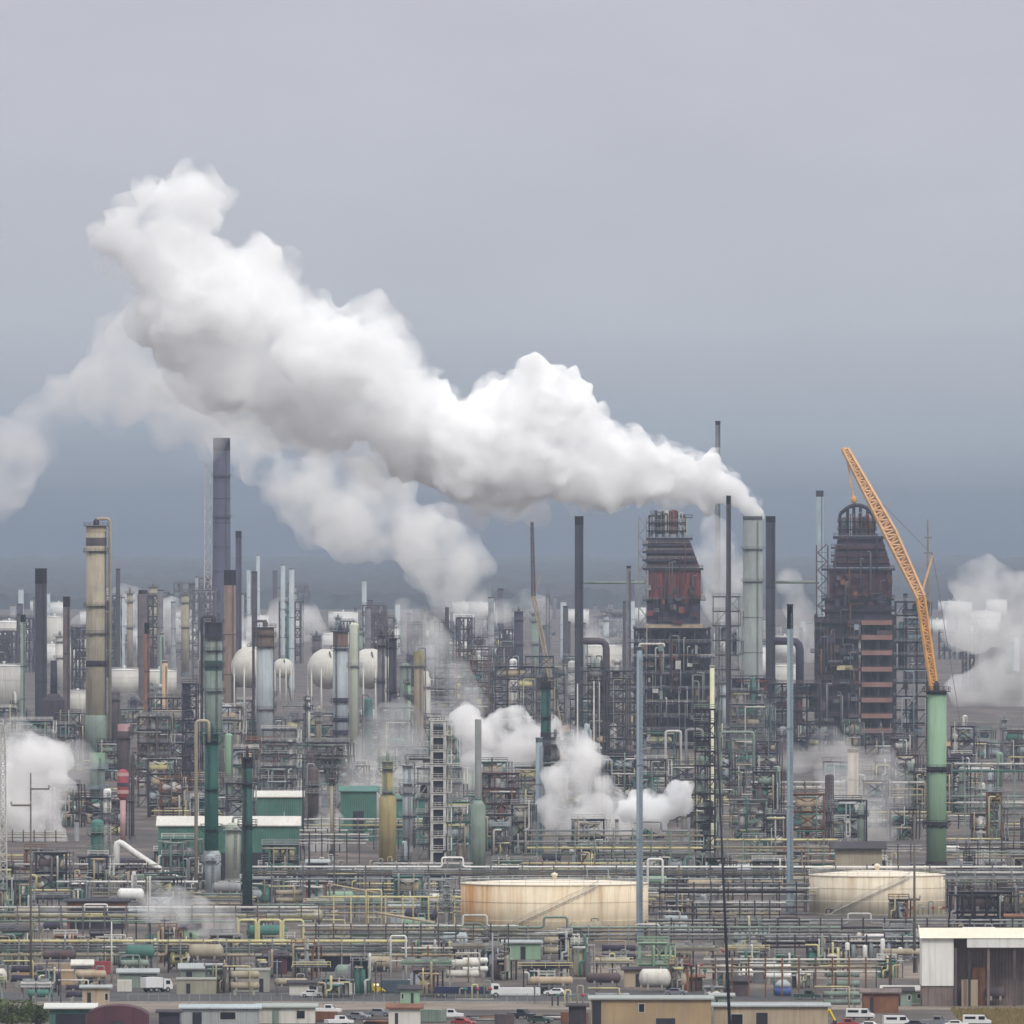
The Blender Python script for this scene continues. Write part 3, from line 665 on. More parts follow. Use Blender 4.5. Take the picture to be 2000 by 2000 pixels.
def coker_dark():
    D = 1880.0; xc = 1670; q = lambda x: ws(x-xc, D); zz = lambda y: wz(y, D)
    t = thing('coke_drum_tower', 'tall dark purple coke drum tower with pinkish deck bars behind the crane', 'coker tower', spot(xc, D))
    x0, x1 = q(1594), q(1744); y0, y1 = -11, 11; H = zz(1200)
    b = MB(); nx = 5
    for i in range(nx+1):
        x = x0 + (x1-x0)*i/nx
        for y in (y0, 0, y1): b.box(x-.45, x+.45, y-.45, y+.45, 0, H)
    ys = [1440, 1425, 1396, 1365, 1335, 1305, 1273, 1243, 1214]
    for k, y in enumerate(ys):
        z = zz(y); 
        for yy in (y0, y1): b.box(x0, x1, yy-.3, yy+.3, z-1.2, z-.4)
    b.build('steel_framing', NAVY, t)
    for k, y in enumerate(ys): slab_deck(t, x0-.6-(k%3==0)*1.6, x1+.8, y0-1.2, y1+.5, zz(y), PURPLE, MAUVE)
    MB().box(x0+.6, q(1676), y0+.8, y1-1, 3, H-1).build('left_enclosure', NAVY, t)
    for i in range(3):
        cx = q(1690) + i*ws(20, D); MB().lathe([(.9,4),(2.1,10),(2.1,H-4),(1.2,H-1.5)], 18, (cx, -4)).build('coke_drum', NAVY, t)
    for y in ys[1:]:
        MB().box(q(1681), q(1741), y0-1.75, y0-1.3, zz(y)-1.25, zz(y)+.65).build('deck_fascia', PINKP, t)
        MB().box(q(1655), q(1678), y0-1.75, y0-1.3, zz(y)-.9, zz(y)+.35).build('deck_fascia', MAUVE, t)
    MB().box(q(1711), q(1741), y0-1.8, y0-1.35, zz(1243)+.7, zz(1231)).build('screen_panel', MAUVE, t)
    MB().box(q(1633), q(1663), y0-2.4, y0-.5, zz(1308), zz(1299)).build('sign_panel', YELLOW, t)
    a0, a1 = q(1622), q(1740)
    MB().box(q(1612), a1, -10, 10, zz(1212), zz(1167)).build('lower_enclosure', PURPLE, t)
    MB().box(q(1620), a1+.2, -10.2, 10.2, zz(1167)+.02, zz(1112)).build('panel_band', MAROON, t)
    p = MB()
    for i in range(9):
        x = q(1622)+(a1-q(1622))*i/8; p.box(x-.14, x+.14, -10.4, -10.21, zz(1165), zz(1114))
    p.build('panel_ribs', PURPLE, t)
    for y in (1190, 1168, 1110): slab_deck(t, q(1605), a1+1.4, -11.6, 11, zz(y), NAVY, MAUVE, .9)
    frus(MB(), q(1627), q(1739), q(1637), q(1722), -9.6, 9.6, zz(1108), zz(1050)).build('upper_enclosure', PURPLE, t)
    for y in (1095, 1083, 1068): slab_deck(t, q(1622), q(1722)+ws((y-1050)*.3, D), -11.2, -9, zz(y), MAROON, MAUVE, .8)
    slab_deck(t, q(1628), q(1726), -11, 9.8, zz(1047), NAVY, GREYST, 1.2)
    zc = zz(1046); b = MB()
    for i, x in enumerate((1640, 1655, 1667, 1680, 1694, 1706)):
        top = (1004, 992, 988, 988, 994, 1008)[i]
        for y in (-8, -1): b.box(q(x)-.55, q(x)+.55, y-.5, y+.5, zc, zz(top))
    P = [(q(x), -8, zz(y)) for x, y in ((1640,1004),(1655,991),(1667,987),(1680,987),(1694,993),(1706,1008))]
    for i in range(5): b.beam(P[i], P[i+1], 1.1)
    b.box(q(1639), q(1707), -8.3, -7.7, zz(1036), zz(1033))
    for x in (1640,1706): b.box(q(x)-.4,q(x)+.4,-8,-1,zz(1012)-.4,zz(1012)+.4)
    for x in (1655,1667,1680,1694): b.box(q(x)-.4,q(x)+.4,-8,-1,zz(996)-.4,zz(996)+.4)
    b.build('crown_framing', NAVY, t)
    for x, y_ in ((1644,1012),(1660,1004),(1676,1001),(1690,1005),(1703,1014)):
        MB().tube([(q(x),-9.9,zc),(q(x),-9.9,zz(y_)),(q(x)+1.2,-9.9,zz(y_)),(q(x)+1.2,-9.9,zc+2)], .28, 7).build('crown_pipe', (GREYST, MAUVE, BRICK, RUSTS)[x % 4], t)
    for y in (1034, 1018): slab_deck(t, q(1634), q(1712), -10.6, -8.8, zz(y), NAVY, MAUVE, .4)
    for x, m in ((1648, BLUEG), (1673, PINK), (1687, MAUVE), (1699, PINK)):
        MB().box(q(x)-.8, q(x)+.8, -7.6, -6.6, zc, zz(1009)).build('hoist_hood', m, t)
    s = MB()
    for x in (1594, 1616):
        for y in (-10, -6): s.box(q(x)-.25, q(x)+.25, y-.25, y+.25, 0, zz(1065))
    z = 3.0; k = 0
    while z < zz(1070):
        s.box(q(1593), q(1617), -10.2, -5.8, z-.15, z); s.beam((q(1596 if k%2 else 1614), -10.3, z), (q(1614 if k%2 else 1596), -10.3, z+3.4), .32); z += 3.6; k += 1
    s.build('stair_tower', MAUVE, t)
    rr = random.Random(5)
    for i in range(12):
        x = rr.uniform(x0, q(1676)); za = rr.uniform(2, H*.7); zb = min(H-2, za + rr.uniform(6, 18)); xb = x + rr.choice((-1,1))*rr.uniform(1.5, 4)
        MB().tube([(x,y0-.9,za),(x,y0-.9,zb),(xb,y0-.9,zb),(xb,y0-.9,za+1)], rr.uniform(.2,.4), 7).build('pipe', rr.choice([GREYST, MAUVE, BLUEG, DARKST]), t)
    return t
def dress(t, seed, x0, x1, y, z0, z1, n, mats, xf=None):
    """irregular piping, cable trays, small landings and cabinets on a tower's face"""
    rr = random.Random(seed)
    for i in range(n):
        x = rr.uniform(x0, x1); za = rr.uniform(z0, z1*.8); zb = min(z1, za + rr.uniform(5, 22)); m = rr.choice(mats); k = rr.random(); yy = y - rr.uniform(0, .8)
        if k < .45: MB().tube([(x, yy, za), (x, yy, zb), (x + rr.uniform(-3, 3), yy, zb)], rr.uniform(.16, .36), 6).build('riser_pipe', m, t)
        elif k < .7:
            w_ = rr.uniform(2, 6); dk = MB().box(x-w_/2, x+w_/2, yy-1.4, yy+.4, za-.2, za).build('landing', m, t); box_railing(x-w_/2+.1, x+w_/2-.1, yy-1.35, yy+.3, za, dk, rr.choice(mats), .07)
        else:
            w_ = rr.uniform(.8, 2.4); h_ = rr.uniform(1.2, 3.6); MB().box(x-w_/2, x+w_/2, yy-.5, yy+.5, za, za+h_).build('cabinet', m, t)
t_ = coker_red(); dress(t_, 61, -15, 14, -12.2, 4, 50, 46, [MAUVE, STEEL, RUSTS, GREYST, PALER, PURPLE, SGREEN]); dress(t_, 62, -10.5, 10.5, -11.6, 50, 84, 34, [MAUVE, MAROON, BRICK, PURPLE, GREYST, DARKST, STEEL])
t_ = coker_dark(); dress(t_, 63, -15.5, 1.5, -12.2, 4, 62, 50, [MAUVE, PURPLE, RUSTS, GREYST, DARKST, BLUEG, BROWNS]); dress(t_, 64, -9, 14, -11.7, 56, 86, 34, [MAUVE, PURPLE, RUSTS, MAROON, DARKST, GREYST])
process_structure('dark structure of decks and drums attached before the red banded coker', 1190, 1820, 1310, 108, NAVY, NAVY, GREYST, 6, 4, 14, 9, 11, [NAVY, DARKST, PURPLE, MAUVE])
process_structure('black furnace structure between the dark stack and the purple coker', 1552, 1830, 1335, 96, NAVY, NAVY, MAUVE, 5, 4, 12, 10, 12, [NAVY, DARKST, PURPLE, MAROON])
process_structure('dark process structure left of the purple coker, under the black stack', 1465, 1840, 1325, 80, NAVY, NAVY, DARKST, 5, 3, 12, 8, 13, [NAVY, DARKST, PURPLE, BRICK])
process_structure('dark teal structure with silver pipes beside the purple coker', 1780, 1840, 1175, 62, NAVY, NAVY, STEEL, 11, 3, 13, 12, 14, [MTEAL, TEAL, BLUEG, NAVY, LBLUE], pipes=7)
process_structure('slim grey green scaffold unit beside the red banded coker', 1418, 1900, 1165, 50, SGREEN, NAVY, STEEL, 10, 2, 10, 9, 15, [SGREEN, NAVY, STEEL], pipes=4)
heater('dark fired heater with a rounded duct below the slim black stack', 1178, 1870, 1290, 40, DARKST)
def duct(label, pts, D, w, m):
    t = thing('flue_duct', label, 'flue duct', spot(pts[0][0], D)); r = ws(w, D)/2
    MB().tube([(ws(x-pts[0][0], D), 0, wz(y, D)) for x, y in pts], r, 12).build('duct', m, t)
    for x, y in pts[1:-1]: MB().box(ws(x-pts[0][0], D)-.2, ws(x-pts[0][0], D)+.2, -.2, .2, 0, wz(y, D)-r*.8).build('support', GREYST, t)
    return t
duct('brown elbow duct arching from the black stack to the fired heater', ((1138,1252),(1184,1252),(1184,1330)), 1880, 14, MAUVE)
duct('dark elbow duct arching from the second black stack to the furnace', ((1512,1252),(1562,1252),(1562,1345)), 1860, 16, PURPLE)
duct('thin horizontal duct between the black stack and the red banded coker', ((1140,1138),(1262,1138)), 1885, 5, SGREEN)
duct('thin horizontal duct between the second black stack and the purple coker', ((1515,1137),(1600,1137)), 1905, 6, SGREEN)

# ------------------------------------------------------------------ crane
def crane():
    D = 1800.0; xb = 1842; yb = 1475
    t = thing('crawler_crane', 'orange lattice boom crane leaning over the purple coker', 'crane', spot(xb, D)); q = lambda x, y: (ws(x-xb, D), 0, wz(y, D))
    base = (0, 0, 2.5)
    lattice(MB(), base, q(1798,1166), 2.0, 2.8, 24, .95, .5).build('main_boom', ORANGE, t)
    jib = MB(); lattice(jib, q(1798,1166), q(1738,1040), 2.8, 4.4, 13, 1.05, .65); lattice(jib, q(1738,1040), q(1651,878), 4.4, 2.0, 17, 1.05, .65)
    j = jib.build('jib', ORANG2, t)
    MB().lathe([(.2,wz(882,D)),(1.3,wz(880,D)),(1.3,wz(876,D)),(.2,wz(874,D))], 12, (ws(1650-xb,D),0)).build('tip_sheave', ORANGE, j)
    pl = MB()
    pl.bar(q(1651,878), q(1668,978), .35, n=6); pl.bar(q(1653,880), q(1661,950), .22, n=6); pl.build('hoist_rope', ORANG2, t)
    MB().lathe([(.3,wz(985,D)),(1.1,wz(980,D)),(1.1,wz(972,D)),(.3,wz(968,D))], 10, (ws(1668-xb,D),0)).build('hook_block', ORANGE, t)
    MB().bar(q(1798,1166), q(1822,1085), .45, n=6).build('back_mast', ORANG2, t)
    st = MB(); st.bar(q(1822,1085), q(1690,950), .12, n=5); st.bar(q(1822,1085), (8,0,5), .12, n=5); st.build('pendant_line', GREYST, t)
    MB().bx((3.5,0,3.8),(11,4.2,3.0)).build('machinery_house', ORANGE, t)
    MB().bx((8.2,0,3.2),(2,4.6,2.6)).build('counterweight', DARKST, t)
    cab = MB().bx((-1.5,-2.6,3.6),(2,1.4,2.6)).build('cab', ORANG2, t); MB().bx((-1.8,-3.35,4.0),(1.6,.1,1.2)).build('window_pane', GLASSD, cab)
    for y in (-3.2, 3.2):
        b = MB(); b.bx((1,y,1.0),(9,1.3,1.5)); 
        for x in (-3.5, 5.5): b.v += []; 
        tr = b.build('track', RUBBER, t)
    return t
crane()

# ------------------------------------------------------------------ stacks and columns, left to right
STKG = mat('hazy_grey_green', (0.25,0.28,0.265), .7, .15, DIRT, .4, .12)
stack('dark smokestack standing at the far left of the refinery skyline', 80, 1900, 1110, 23, NAVY, 1140, NAVY, 1.05)
stack('slim mauve smokestack just right of the dark left stack', 130, 1930, 1165, 14, MAUVE, 1185, DARKST, 1.0)
stack('thin grey green stack left of the dark left stack', 45, 1880, 1200, 10, SGREEN, 1215, DARKST, 1.0)
column('tall beige insulated column with a railed crown and side platforms', 188, 1750, 1026, 40, BEIGE, (1076, 1183, 1296, 1237), 'cage', 1, ((1290,1302,DARKST),(1050,1066,MAUVE),(1030,1040,TAN)), trim=DARKST, lad=-.5, pm=BEIGE, wide=(1400, 44, SGREEN))
stack('giant purple grey smokestack rising under the steam plume', 433, 2600, 855, 33, mat('stack_haze_blue',(0.055,0.055,0.09),0.7,0.2,SOOT,0.5,0.1), 880, PURPLE, 1.12, 5, plat=(930, 1010))  # blue of the distance haze is put into this shell colour
lattice_tower('pale scaffold mast beside the giant purple stack', 406, 2600, 905, 14, PALER, 22, .9, t=.4)
stack('thin dark stack right of the giant purple stack', 466, 2500, 1037, 12, PURPLE, 1050, PURPLE, 1.0)
stack('brown smokestack with a dark purple tip', 449, 2000, 1113, 23, BROWNS, 1143, PURPLE, 1.12)
stack('thin rusty red stack with a dark tip', 287, 1880, 1216, 10, RUSTS, 1238, NAVY, 1.15)
stack('mauve stack behind the thin rusty red stack', 279, 2250, 1152, 17, MAUVE, 1160, MAUVE, 1.0, lad=False)
column('pale green column with a dark boxy head', 417, 1650, 1215, 34, SGREEN, (1246, 1270, 1300, 1350), 'cage', -1, ((1215,1246,NAVY),(1290,1310,TEAL)), trim=DARKST)
column('dark teal column with a beige loop pipe standing nearest to the green shed', 413, 1160, 1432, 27, TEAL, (1432+14, 1540, 1618), 'cage', 0, trim=TEAL, lad=-1.9, wide=(1668, 36, LBLUE))
column('slim dark teal column with a blackened top', 483, 1085, 1478, 20, TEAL, (1530, 1610), 'cage', 0, ((1478,1500,NAVY),), trim=DARKST, lad=-1.9)
column('light grey column with a brown capped head', 518, 1700, 1224, 34, LBLUE, (1262, 1240, 1385), 'cage', -1, ((1228,1262,BROWNS),), trim=MAUVE, lad=-.4)
column('light blue grey column with dark rings and a rusty head', 665, 1700, 1232, 29, LBLUE, (1266, 1370, 1405, 1432), 'cage', 0, ((1232,1264,BROWNS),(1363,1372,PURPLE),(1402,1410,PURPLE),(1426,1434,PURPLE)), trim=PURPLE, lad=-2.1)
column('slim pale greenish white column beside the ringed column', 692, 1680, 1216, 19, mat('greenish_white',(0.50,0.55,0.44),0.6,0.1,YCOL and (0.4,0.36,0.2),0.4,0.15), (1300,), 'dome', 0, trim=STEEL, lad=-.6)
column('grey column with an open railed head near the tan column', 745, 1720, 1240, 16, GREYST, (1260, 1330), 'cage', 0, trim=DARKST)
column('dark slate column beside the tan column', 767, 1700, 1246, 16, PURPLE, (1262, 1350), 'cage', -1, trim=DARKST)
column('grey green squat column behind the tan column', 792, 1800, 1295, 22, SGREEN, (1300,), 'dome', 0)
column('slim tan column with an orange stained top', 818, 1690, 1272, 19, TAN, (1300,), 'dome', 1, ((1272,1304,YCOL),), trim=STEEL)
column('mustard yellow column with a grey green belt', 757, 1235, 1486, 21, YCOL, (1500, 1546,), 'cage', 0, ((1544,1552,SGREEN),), trim=SGREEN, lad=-1.8, wide=(1560, 34, YCOL))
column('grey green stack column wide at its foot behind the cream tank', 934, 1165, 1405, 13, mat('stack_grey',(0.20,0.21,0.20),0.6,0.15,DIRT,0.4,0.2), (), 'flat', 0, ((1560,1600,MTEAL),), trim=SGREEN, lad=None, wide=(1575, 29, SGREEN))
column('dark teal column with blackened shell above the steam', 1066, 1500, 1330, 20, TEAL, (1340, 1400, 1470), 'cage', 0, ((1330,1345,NAVY),(1430,1480,NAVY)), trim=DARKST)
stack('blue grey stack in front of the low white steam', 1053, 1280, 1440, 13, BLUEG, 1450, BLUEG, 1.15, 2, trim=STEEL)
stack('slim black smokestack left of the red banded coker', 1131, 1900, 1008, 17, NAVY, 1025, DARKST, 1.0, 3, trim=NAVY)
stack('slim grey mast stack between the black stack and the coker', 1228, 1880, 1105, 8, GREYST, 1110, DARKST, 1.2, 1)
stack('slim black smokestack right of the pale green stack', 1505, 1905, 1008, 19, NAVY, 1020, NAVY, 1.0, 3, trim=NAVY)
stack('pale green smokestack pouring out the great white plume', 1470, 2050, 1008, 38, STKG, 1016, STKG, 1.05, 3, trim=GREYST, plat=(1072, 1135))
stack('dark slender stack standing before the plume mouth', 1423, 1780, 968, 9, DARKST, 985, NAVY, 1.2, 2, trim=DARKST)
stack('thin distant stack poking above the white plume', 1402, 2400, 822, 10, GREYST, 830, DARKST, 1.1, 2)
stack('hazy blue grey stack left of the crane tip', 1601, 2800, 958, 15, BLUEG, 970, PURPLE, 1.1, 2)
t = thing('crawler_crane', 'thin tan crane with an upright jib left of the red banded coker', 'crane', spot(1096, 1950)); q_ = lambda x, y: (ws(x-1096, 1950), 0, wz(y, 1950))
lattice(MB(), (0,0,2.4), q_(1042,1165), 1.3, 1.5, 20, .4, .25).build('main_boom', TAN, t); lattice(MB(), q_(1042,1165), q_(1039,1020), 1.5, .9, 16, .35, .22).build('jib', MAUVE, t)
MB().bar(q_(1042,1165), q_(1058,1120), .3, n=6).build('back_mast', TAN, t); MB().bx((2.5,0,3.4),(8,3.6,2.6)).build('machinery_house', TAN, t)
for y_ in (-2.6, 2.6): MB().bx((1,y_,.9),(7.5,1.1,1.5)).build('track', RUBBER, t)
column('pale green mid column with dark belts before the crane base', 1829, 1213, 1349, 39, PGREEN, (1349.5, 1502, 1610), 'cage', 0, ((1348,1356,DARKST),(1497,1508,NAVY),(1605,1616,NAVY)), trim=DARKST, lad=-2.6)
fm_ = stack('very tall blue grey flare mast beside the cream tank', 1249, 1016, 1262, 11, BLUEG, 1270, BLUEG, 1.15, 2, trim=BLUEG)
MB().tube([(0,0,wz(1266,1016)),(0,0,wz(1258,1016)),(ws(48,1016),0,wz(1258,1016)),(ws(48,1016),0,wz(1264,1016))], .28, 8).build('top_arm', PALER, fm_)
stack('tall blue grey flare mast with a black tip', 1543, 1087, 1180, 11, BLUEG, 1228, NAVY, 1.2, 2, trim=BLUEG)
stack('cream vent stack standing in the dark scaffold tower', 1391, 1250, 1300, 9, mat('pale_yellow',(0.62,0.60,0.42),0.6,0.08), 1304, OFFW, 1.0, 0, lad=False)
process_structure('dark scaffolded reactor tower behind the leaning black pole', 1377, 1245, 1385, 38, DARKST, NAVY, SGREEN, 11, 2, 5, 8, 21, [DARKST, NAVY, SGREEN], pipes=3, post=.35)
process_structure('light grey scaffold tower with stacked dark openings', 858, 1262, 1500, 84, STEEL, GREYST, PALER, 6, 4, 8, 5, 22, [GREYST, STEEL, OFFW, MAUVE], pipes=4)
nt_ = process_structure('narrow tall pale scaffold tower with dark square openings', 856, 1243, 1408, 25, PALER, PALER, PALER, 10, 1, 4.0, 2, 23, [NAVY, DARKST], pipes=1, post=.75, brace=False)
MB().box(-1.35, 1.35, -1.2, 1.6, .2, wz(1420,1243)).build('added_dark_filler', NAVY, nt_)  # navy box added inside so the openings look shaded
stack('tan stack wrapped in thin steam', 1666, 1400, 1462, 21, TAN, 1470, TAN, 1.0, 2, trim=TAN)
stack('peach coloured short stack near the rusty red stack', 322, 1880, 1290, 11, mat('peach',(0.55,0.38,0.24),0.6,0.1), 1295, PALER, 1.0, 0)
stack('pale green short stack near the rusty red stack', 316, 2000, 1235, 8, SGREEN, 1240, PALER, 1.0, 0)
process_structure('dark purple furnace tower near the brown stack', 370, 1560, 1335, 26, PURPLE, NAVY, MAUVE, 9, 1, 7, 8, 24, [PURPLE, NAVY, MAROON], pipes=2)
heater('black furnace with green patches under the dark left stack', 105, 1850, 1290, 44, DARKST, stackm=NAVY)
t = thing('striped_vessel', 'small red striped vessel on a pink post', 'vessel', spot(240, 1330)); za_, zb_, r_ = wz(1562,1330), wz(1502,1330), ws(22,1330)/2
MB().lathe([(.8,0),(.8,za_)], 14).build('post', PINK, t); MB().lathe([(.9,za_),(r_,za_+1.0),(r_,zb_-1.0),(r_*.6,zb_-.2),(.05,zb_)], 18).build('shell', REDP, t)
for y_ in (1512, 1532, 1546): MB().ring(r_*.9, r_+.06, wz(y_+4,1330), wz(y_-3,1330), 18).build('band', PINK if y_ != 1532 else PURPLE, t)
column('pale pink vessel above the red striped one', 242, 1500, 1412, 24, MAUVE, (1440,), 'dome', 0, ((1414,1428,PINK),), trim=MAUVE, lad=-.6)
column('mid green vessel column at the foot of the beige column', 190, 1440, 1470, 30, SGREEN, (1500, 1540), 'dome', 0, ((1470,1490,PGREEN),(1535,1545,BLUEG)), trim=BLUEG, wide=(1560, 36, MTEAL))
column('teal column base beside the black roofed shelter', 190, 1150, 1600, 26, MTEAL, (1625,1660), 'dome', 0, trim=SGREEN)
column('grey vertical drum with light blue foot near the teal column', 412, 1140, 1668, 22, LBLUE, (1680,), 'dome', 0, trim=STEEL)
column('wide pale column between the two teal columns', 455, 1180, 1606, 30, mat('pale_sage',(0.42,0.46,0.38),0.6,0.1,DIRT,0.3,0.2), (1620,), 'dome', 1, trim=STEEL)
def loop_pipe(label, D, pts, w, m, name='vapour_pipe'):
    t = thing(name, label, 'pipe', spot(pts[0][0], D)); r = ws(w, D)/2
    MB().tube([(ws(x-pts[0][0], D), 0, max(.2, wz(y, D))) for x, y in pts], r, 8).build('pipe', m, t)
    MB().box(-.4,.4,-.4,.4,0,.8).build('footing', CONC, t); return t
loop_pipe('tall beige inverted U pipe beside the dark teal column', 1130, ((383,1756),(383,1408),(408,1408),(408,1450)), 7, BEIGE)
loop_pipe('grey inverted U pipe at the red banded coker foot', 1500, ((1340,1560),(1340,1425),(1372,1425),(1372,1560)), 6, STEEL)
loop_pipe('pale green gooseneck pipe right of the leaning pole', 1420, ((1408,1590),(1408,1430),(1472,1430),(1472,1590)), 6, SGREEN)
loop_pipe('silver gooseneck pipe behind the tall flare mast', 1480, ((1300,1570),(1300,1428),(1330,1428),(1330,1570)), 5, PALER)
loop_pipe('mauve arched pipe over the green grey exchangers', 1480, ((1868,1578),(1868,1520),(1885,1502),(1940,1502),(1940,1578)), 6, PALER)
loop_pipe('small white arched pipe near the tall flare mast', 1080, ((1265,1765),(1265,1678),(1294,1678),(1294,1765)), 5, WHITE)
loop_pipe('white sagging duct behind the green shed', 1190, ((228,1718),(228,1640),(262,1665),(300,1690),(345,1722),(380,1722)), 13, WHITE)
for x0, x1, c in ((466,500,0),(505,548,1),(553,592,2)):
    pipe_loop(('first','second','third')[c] + ' yellow expansion loop from the left beside the pipe rack', x0, x1, 965, 1797, 1845, .3, YELLOW, 'yellow expansion loops over the pipe rack')

# storage
def tank_mat(name, col, rust, left, top, r):
    """tank shell paint: plate patches, run-off streaks from the rim, a rusty side"""
    m = mat(name, col, .6, .10, (col[0]*.55, col[1]*.5, col[2]*.42), .45, .22); nt = m.node_tree; N = nt.nodes; L = nt.links; b = N['Principled BSDF']
    src = b.inputs['Base Color'].links[0].from_socket; tc = N.new('ShaderNodeTexCoord'); sp = N.new('ShaderNodeSeparateXYZ'); L.new(tc.outputs['Object'], sp.inputs[0])
    mp = N.new('ShaderNodeMapping'); mp.inputs['Scale'].default_value = (.55,.55,.045); L.new(tc.outputs['Object'], mp.inputs['Vector'])
    n = N.new('ShaderNodeTexNoise'); n.inputs['Scale'].default_value = 1.0; n.inputs['Detail'].default_value = 8; n.inputs['Roughness'].default_value = .65; L.new(mp.outputs[0], n.inputs['Vector'])
    a = N.new('ShaderNodeMapRange'); a.inputs['From Min'].default_value = .47; a.inputs['From Max'].default_value = .70; L.new(n.outputs['Fac'], a.inputs['Value'])
    h = N.new('ShaderNodeMapRange'); h.inputs['From Min'].default_value = top*.25; h.inputs['From Max'].default_value = top; h.inputs['To Min'].default_value = .15; h.inputs['To Max'].default_value = .9; L.new(sp.outputs['Z'], h.inputs['Value'])
    lf = N.new('ShaderNodeMapRange'); lf.inputs['From Min'].default_value = -r*.45; lf.inputs['From Max'].default_value = -r*.92; lf.inputs['To Max'].default_value = left; L.new(sp.outputs['X'], lf.inputs['Value'])
    m1 = N.new('ShaderNodeMath'); m1.operation = 'MULTIPLY'; L.new(a.outputs[0], m1.inputs[0]); L.new(h.outputs[0], m1.inputs[1])
    m2 = N.new('ShaderNodeMath'); m2.operation = 'MULTIPLY_ADD'; L.new(lf.outputs[0], m2.inputs[0]); L.new(n.outputs['Fac'], m2.inputs[1]); L.new(m1.outputs[0], m2.inputs[2]); m2.use_clamp = True
    mx = N.new('ShaderNodeMix'); mx.data_type = 'RGBA'; L.new(m2.outputs[0], mx.inputs[0]); L.new(src, mx.inputs[6]); mx.inputs[7].default_value = (*rust, 1); L.new(mx.outputs[2], b.inputs['Base Color'])
    return m
TANK1 = tank_mat('rusty_cream_shell', (0.80,0.69,0.50), (0.50,0.25,0.07), 1.3, 14, 20.9); TANK2 = tank_mat('cream_shell', (0.76,0.68,0.53), (0.45,0.30,0.16), .2, 10, 16.1)
storage_tank('wide cream storage tank streaked with rust on its left side', 1083, 1028, 1724, 366, TANK1, CREAM2, railm=PALER, peak=.7)
storage_tank('cream storage tank with a shallow cone roof before the green column', 1713, 1090, 1708, 266, TANK2, CREAM2, railm=PALER, peak=1.0)
for x, D, y, w_, lab in ((18,2900,1215,78,'pale storage tank at the far left behind the thin stack'),(8,2200,1300,70,'cream storage tank low at the far left edge'),(107,3000,1205,34,'small white tank between the dark stack and the mauve stack'),(150,2600,1262,40,'white tank between the mauve stack and beige column'),(243,2400,1308,60,'white tank right of the beige column'),(312,2400,1310,66,'cream white tank behind the rusty red stack'),(380,3000,1235,56,'faint tank far behind the pale green column'),(152,2150,1352,30,'light grey tank at the foot of the mauve stack'),
    (900,2900,1252,60,'pale far tank under the second steam plume'),(1175,2700,1262,80,'pale far tank between the black stack and the coker'),(560,3300,1222,40,'small faint tank in the far haze'),(735,2900,1255,46,'small white tank behind the ringed column'),(1540,2400,1300,60,'pale tank between the second black stack and the coker')):
    storage_tank(lab, x, D, y, w_, OFFW if D > 2100 else WHITE, WHITE, stairs=False)
sphere_tank('cream sphere tank behind the light grey column', 490, 2000, 1262, 82, OFFW)
sphere_tank('cream sphere tank left of the ringed column', 640, 2000, 1266, 80, OFFW)
sphere_tank('cream sphere tank right of the slim greenish white column', 722, 2020, 1266, 80, OFFW)
sphere_tank('pale sphere tank half hidden behind the light grey column', 553, 2250, 1285, 40, OFFW)

# sheds
shed('long green metal shed with a pale roof and an open dark ground floor', 446, 1190, 1612, 274, SHGRN, OFFW, 16, 2.2, ((.5,.96,0,.50,'door'),), name='process_shed')  # wide navy door panel paints the shade of the open ground floor
shed('green metal shed with a pale roof behind the long green shed', 545, 1330, 1556, 90, SHGRN, OFFW, 14, 1.6, ((.3,.3,0,.5,'door'),), name='process_shed')
shed('teal shed behind the mustard yellow column', 800, 1310, 1560, 60, MTEAL, SHGRN, 12, 1.0, ((.5,.4,0,.6,'door'),), name='process_shed')
shed('dark green shed left of the mustard yellow column', 700, 1330, 1545, 70, SHGRN, MTEAL, 12, 1.4, ((.5,.3,0,.6,'door'),), name='process_shed')
shed('khaki shed with a dark overhanging roof behind the cone roofed tank', 1677, 1130, 1657, 90, BEIGE, DARKST, 10, 1.6, ((.85,.12,.3,.4,'window'),), name='process_shed', over=1.3)
shed('small grey control hut under the thin left steam', 455, 1010, 1857, 74, LBLUE, PALER, 9, .6, ((.55,.10,.0,.8,'door'),), name='control_hut')

# ------------------------------------------------------------------ pipe racks
pipe_rack('long cream and green pipe rack crossing the yard at the left', -30, 780, 952, (1838,1846,1857,1865,1852), (YELLOW, STEEL, SGREEN, BEIGE, STEEL), (.34,.22,.26,.34,.2), 46, STEEL, seed=1)
pipe_rack('long white and grey pipe rack passing behind both cream tanks', 500, 2030, 1092, (1693,1700,1709,1716,1704), (WHITE, STEEL, GREYST, LBLUE, BEIGE), (.26,.2,.26,.2,.2), 62, GREYST, seed=2)
pipe_rack('dark multi level pipe rack between the two cream tanks', 1272, 1572, 1050, (1727,1735,1742,1760,1772,1785,1800), (GREYST, WHITE, DARKST, STEEL, MAUVE, GREYST, DARKST), (.28,.22,.34,.22,.26,.3,.34), 34, DARKST, seed=3)
pipe_rack('grey pipe rack running in front of the rusty cream tank', 855, 1640, 984, (1811,1819,1826,1833), (SGREEN, STEEL, PALER, GREYST), (.28,.2,.24,.3), 40, STEEL, seed=4)
pipe_rack('tan and green pipe rack below the mustard yellow column', 635, 905, 1062, (1752,1764,1773,1783), (YELLOW, SGREEN, TAN, BEIGE), (.28,.24,.28,.24), 36, YELLOW, seed=5)
pipe_rack('pale pipe rack right of the green column foot', 1850, 2030, 1082, (1704,1716,1723,1712), (PALER, WHITE, SGREEN, STEEL), (.26,.2,.2,.2), 40, STEEL, seed=6)
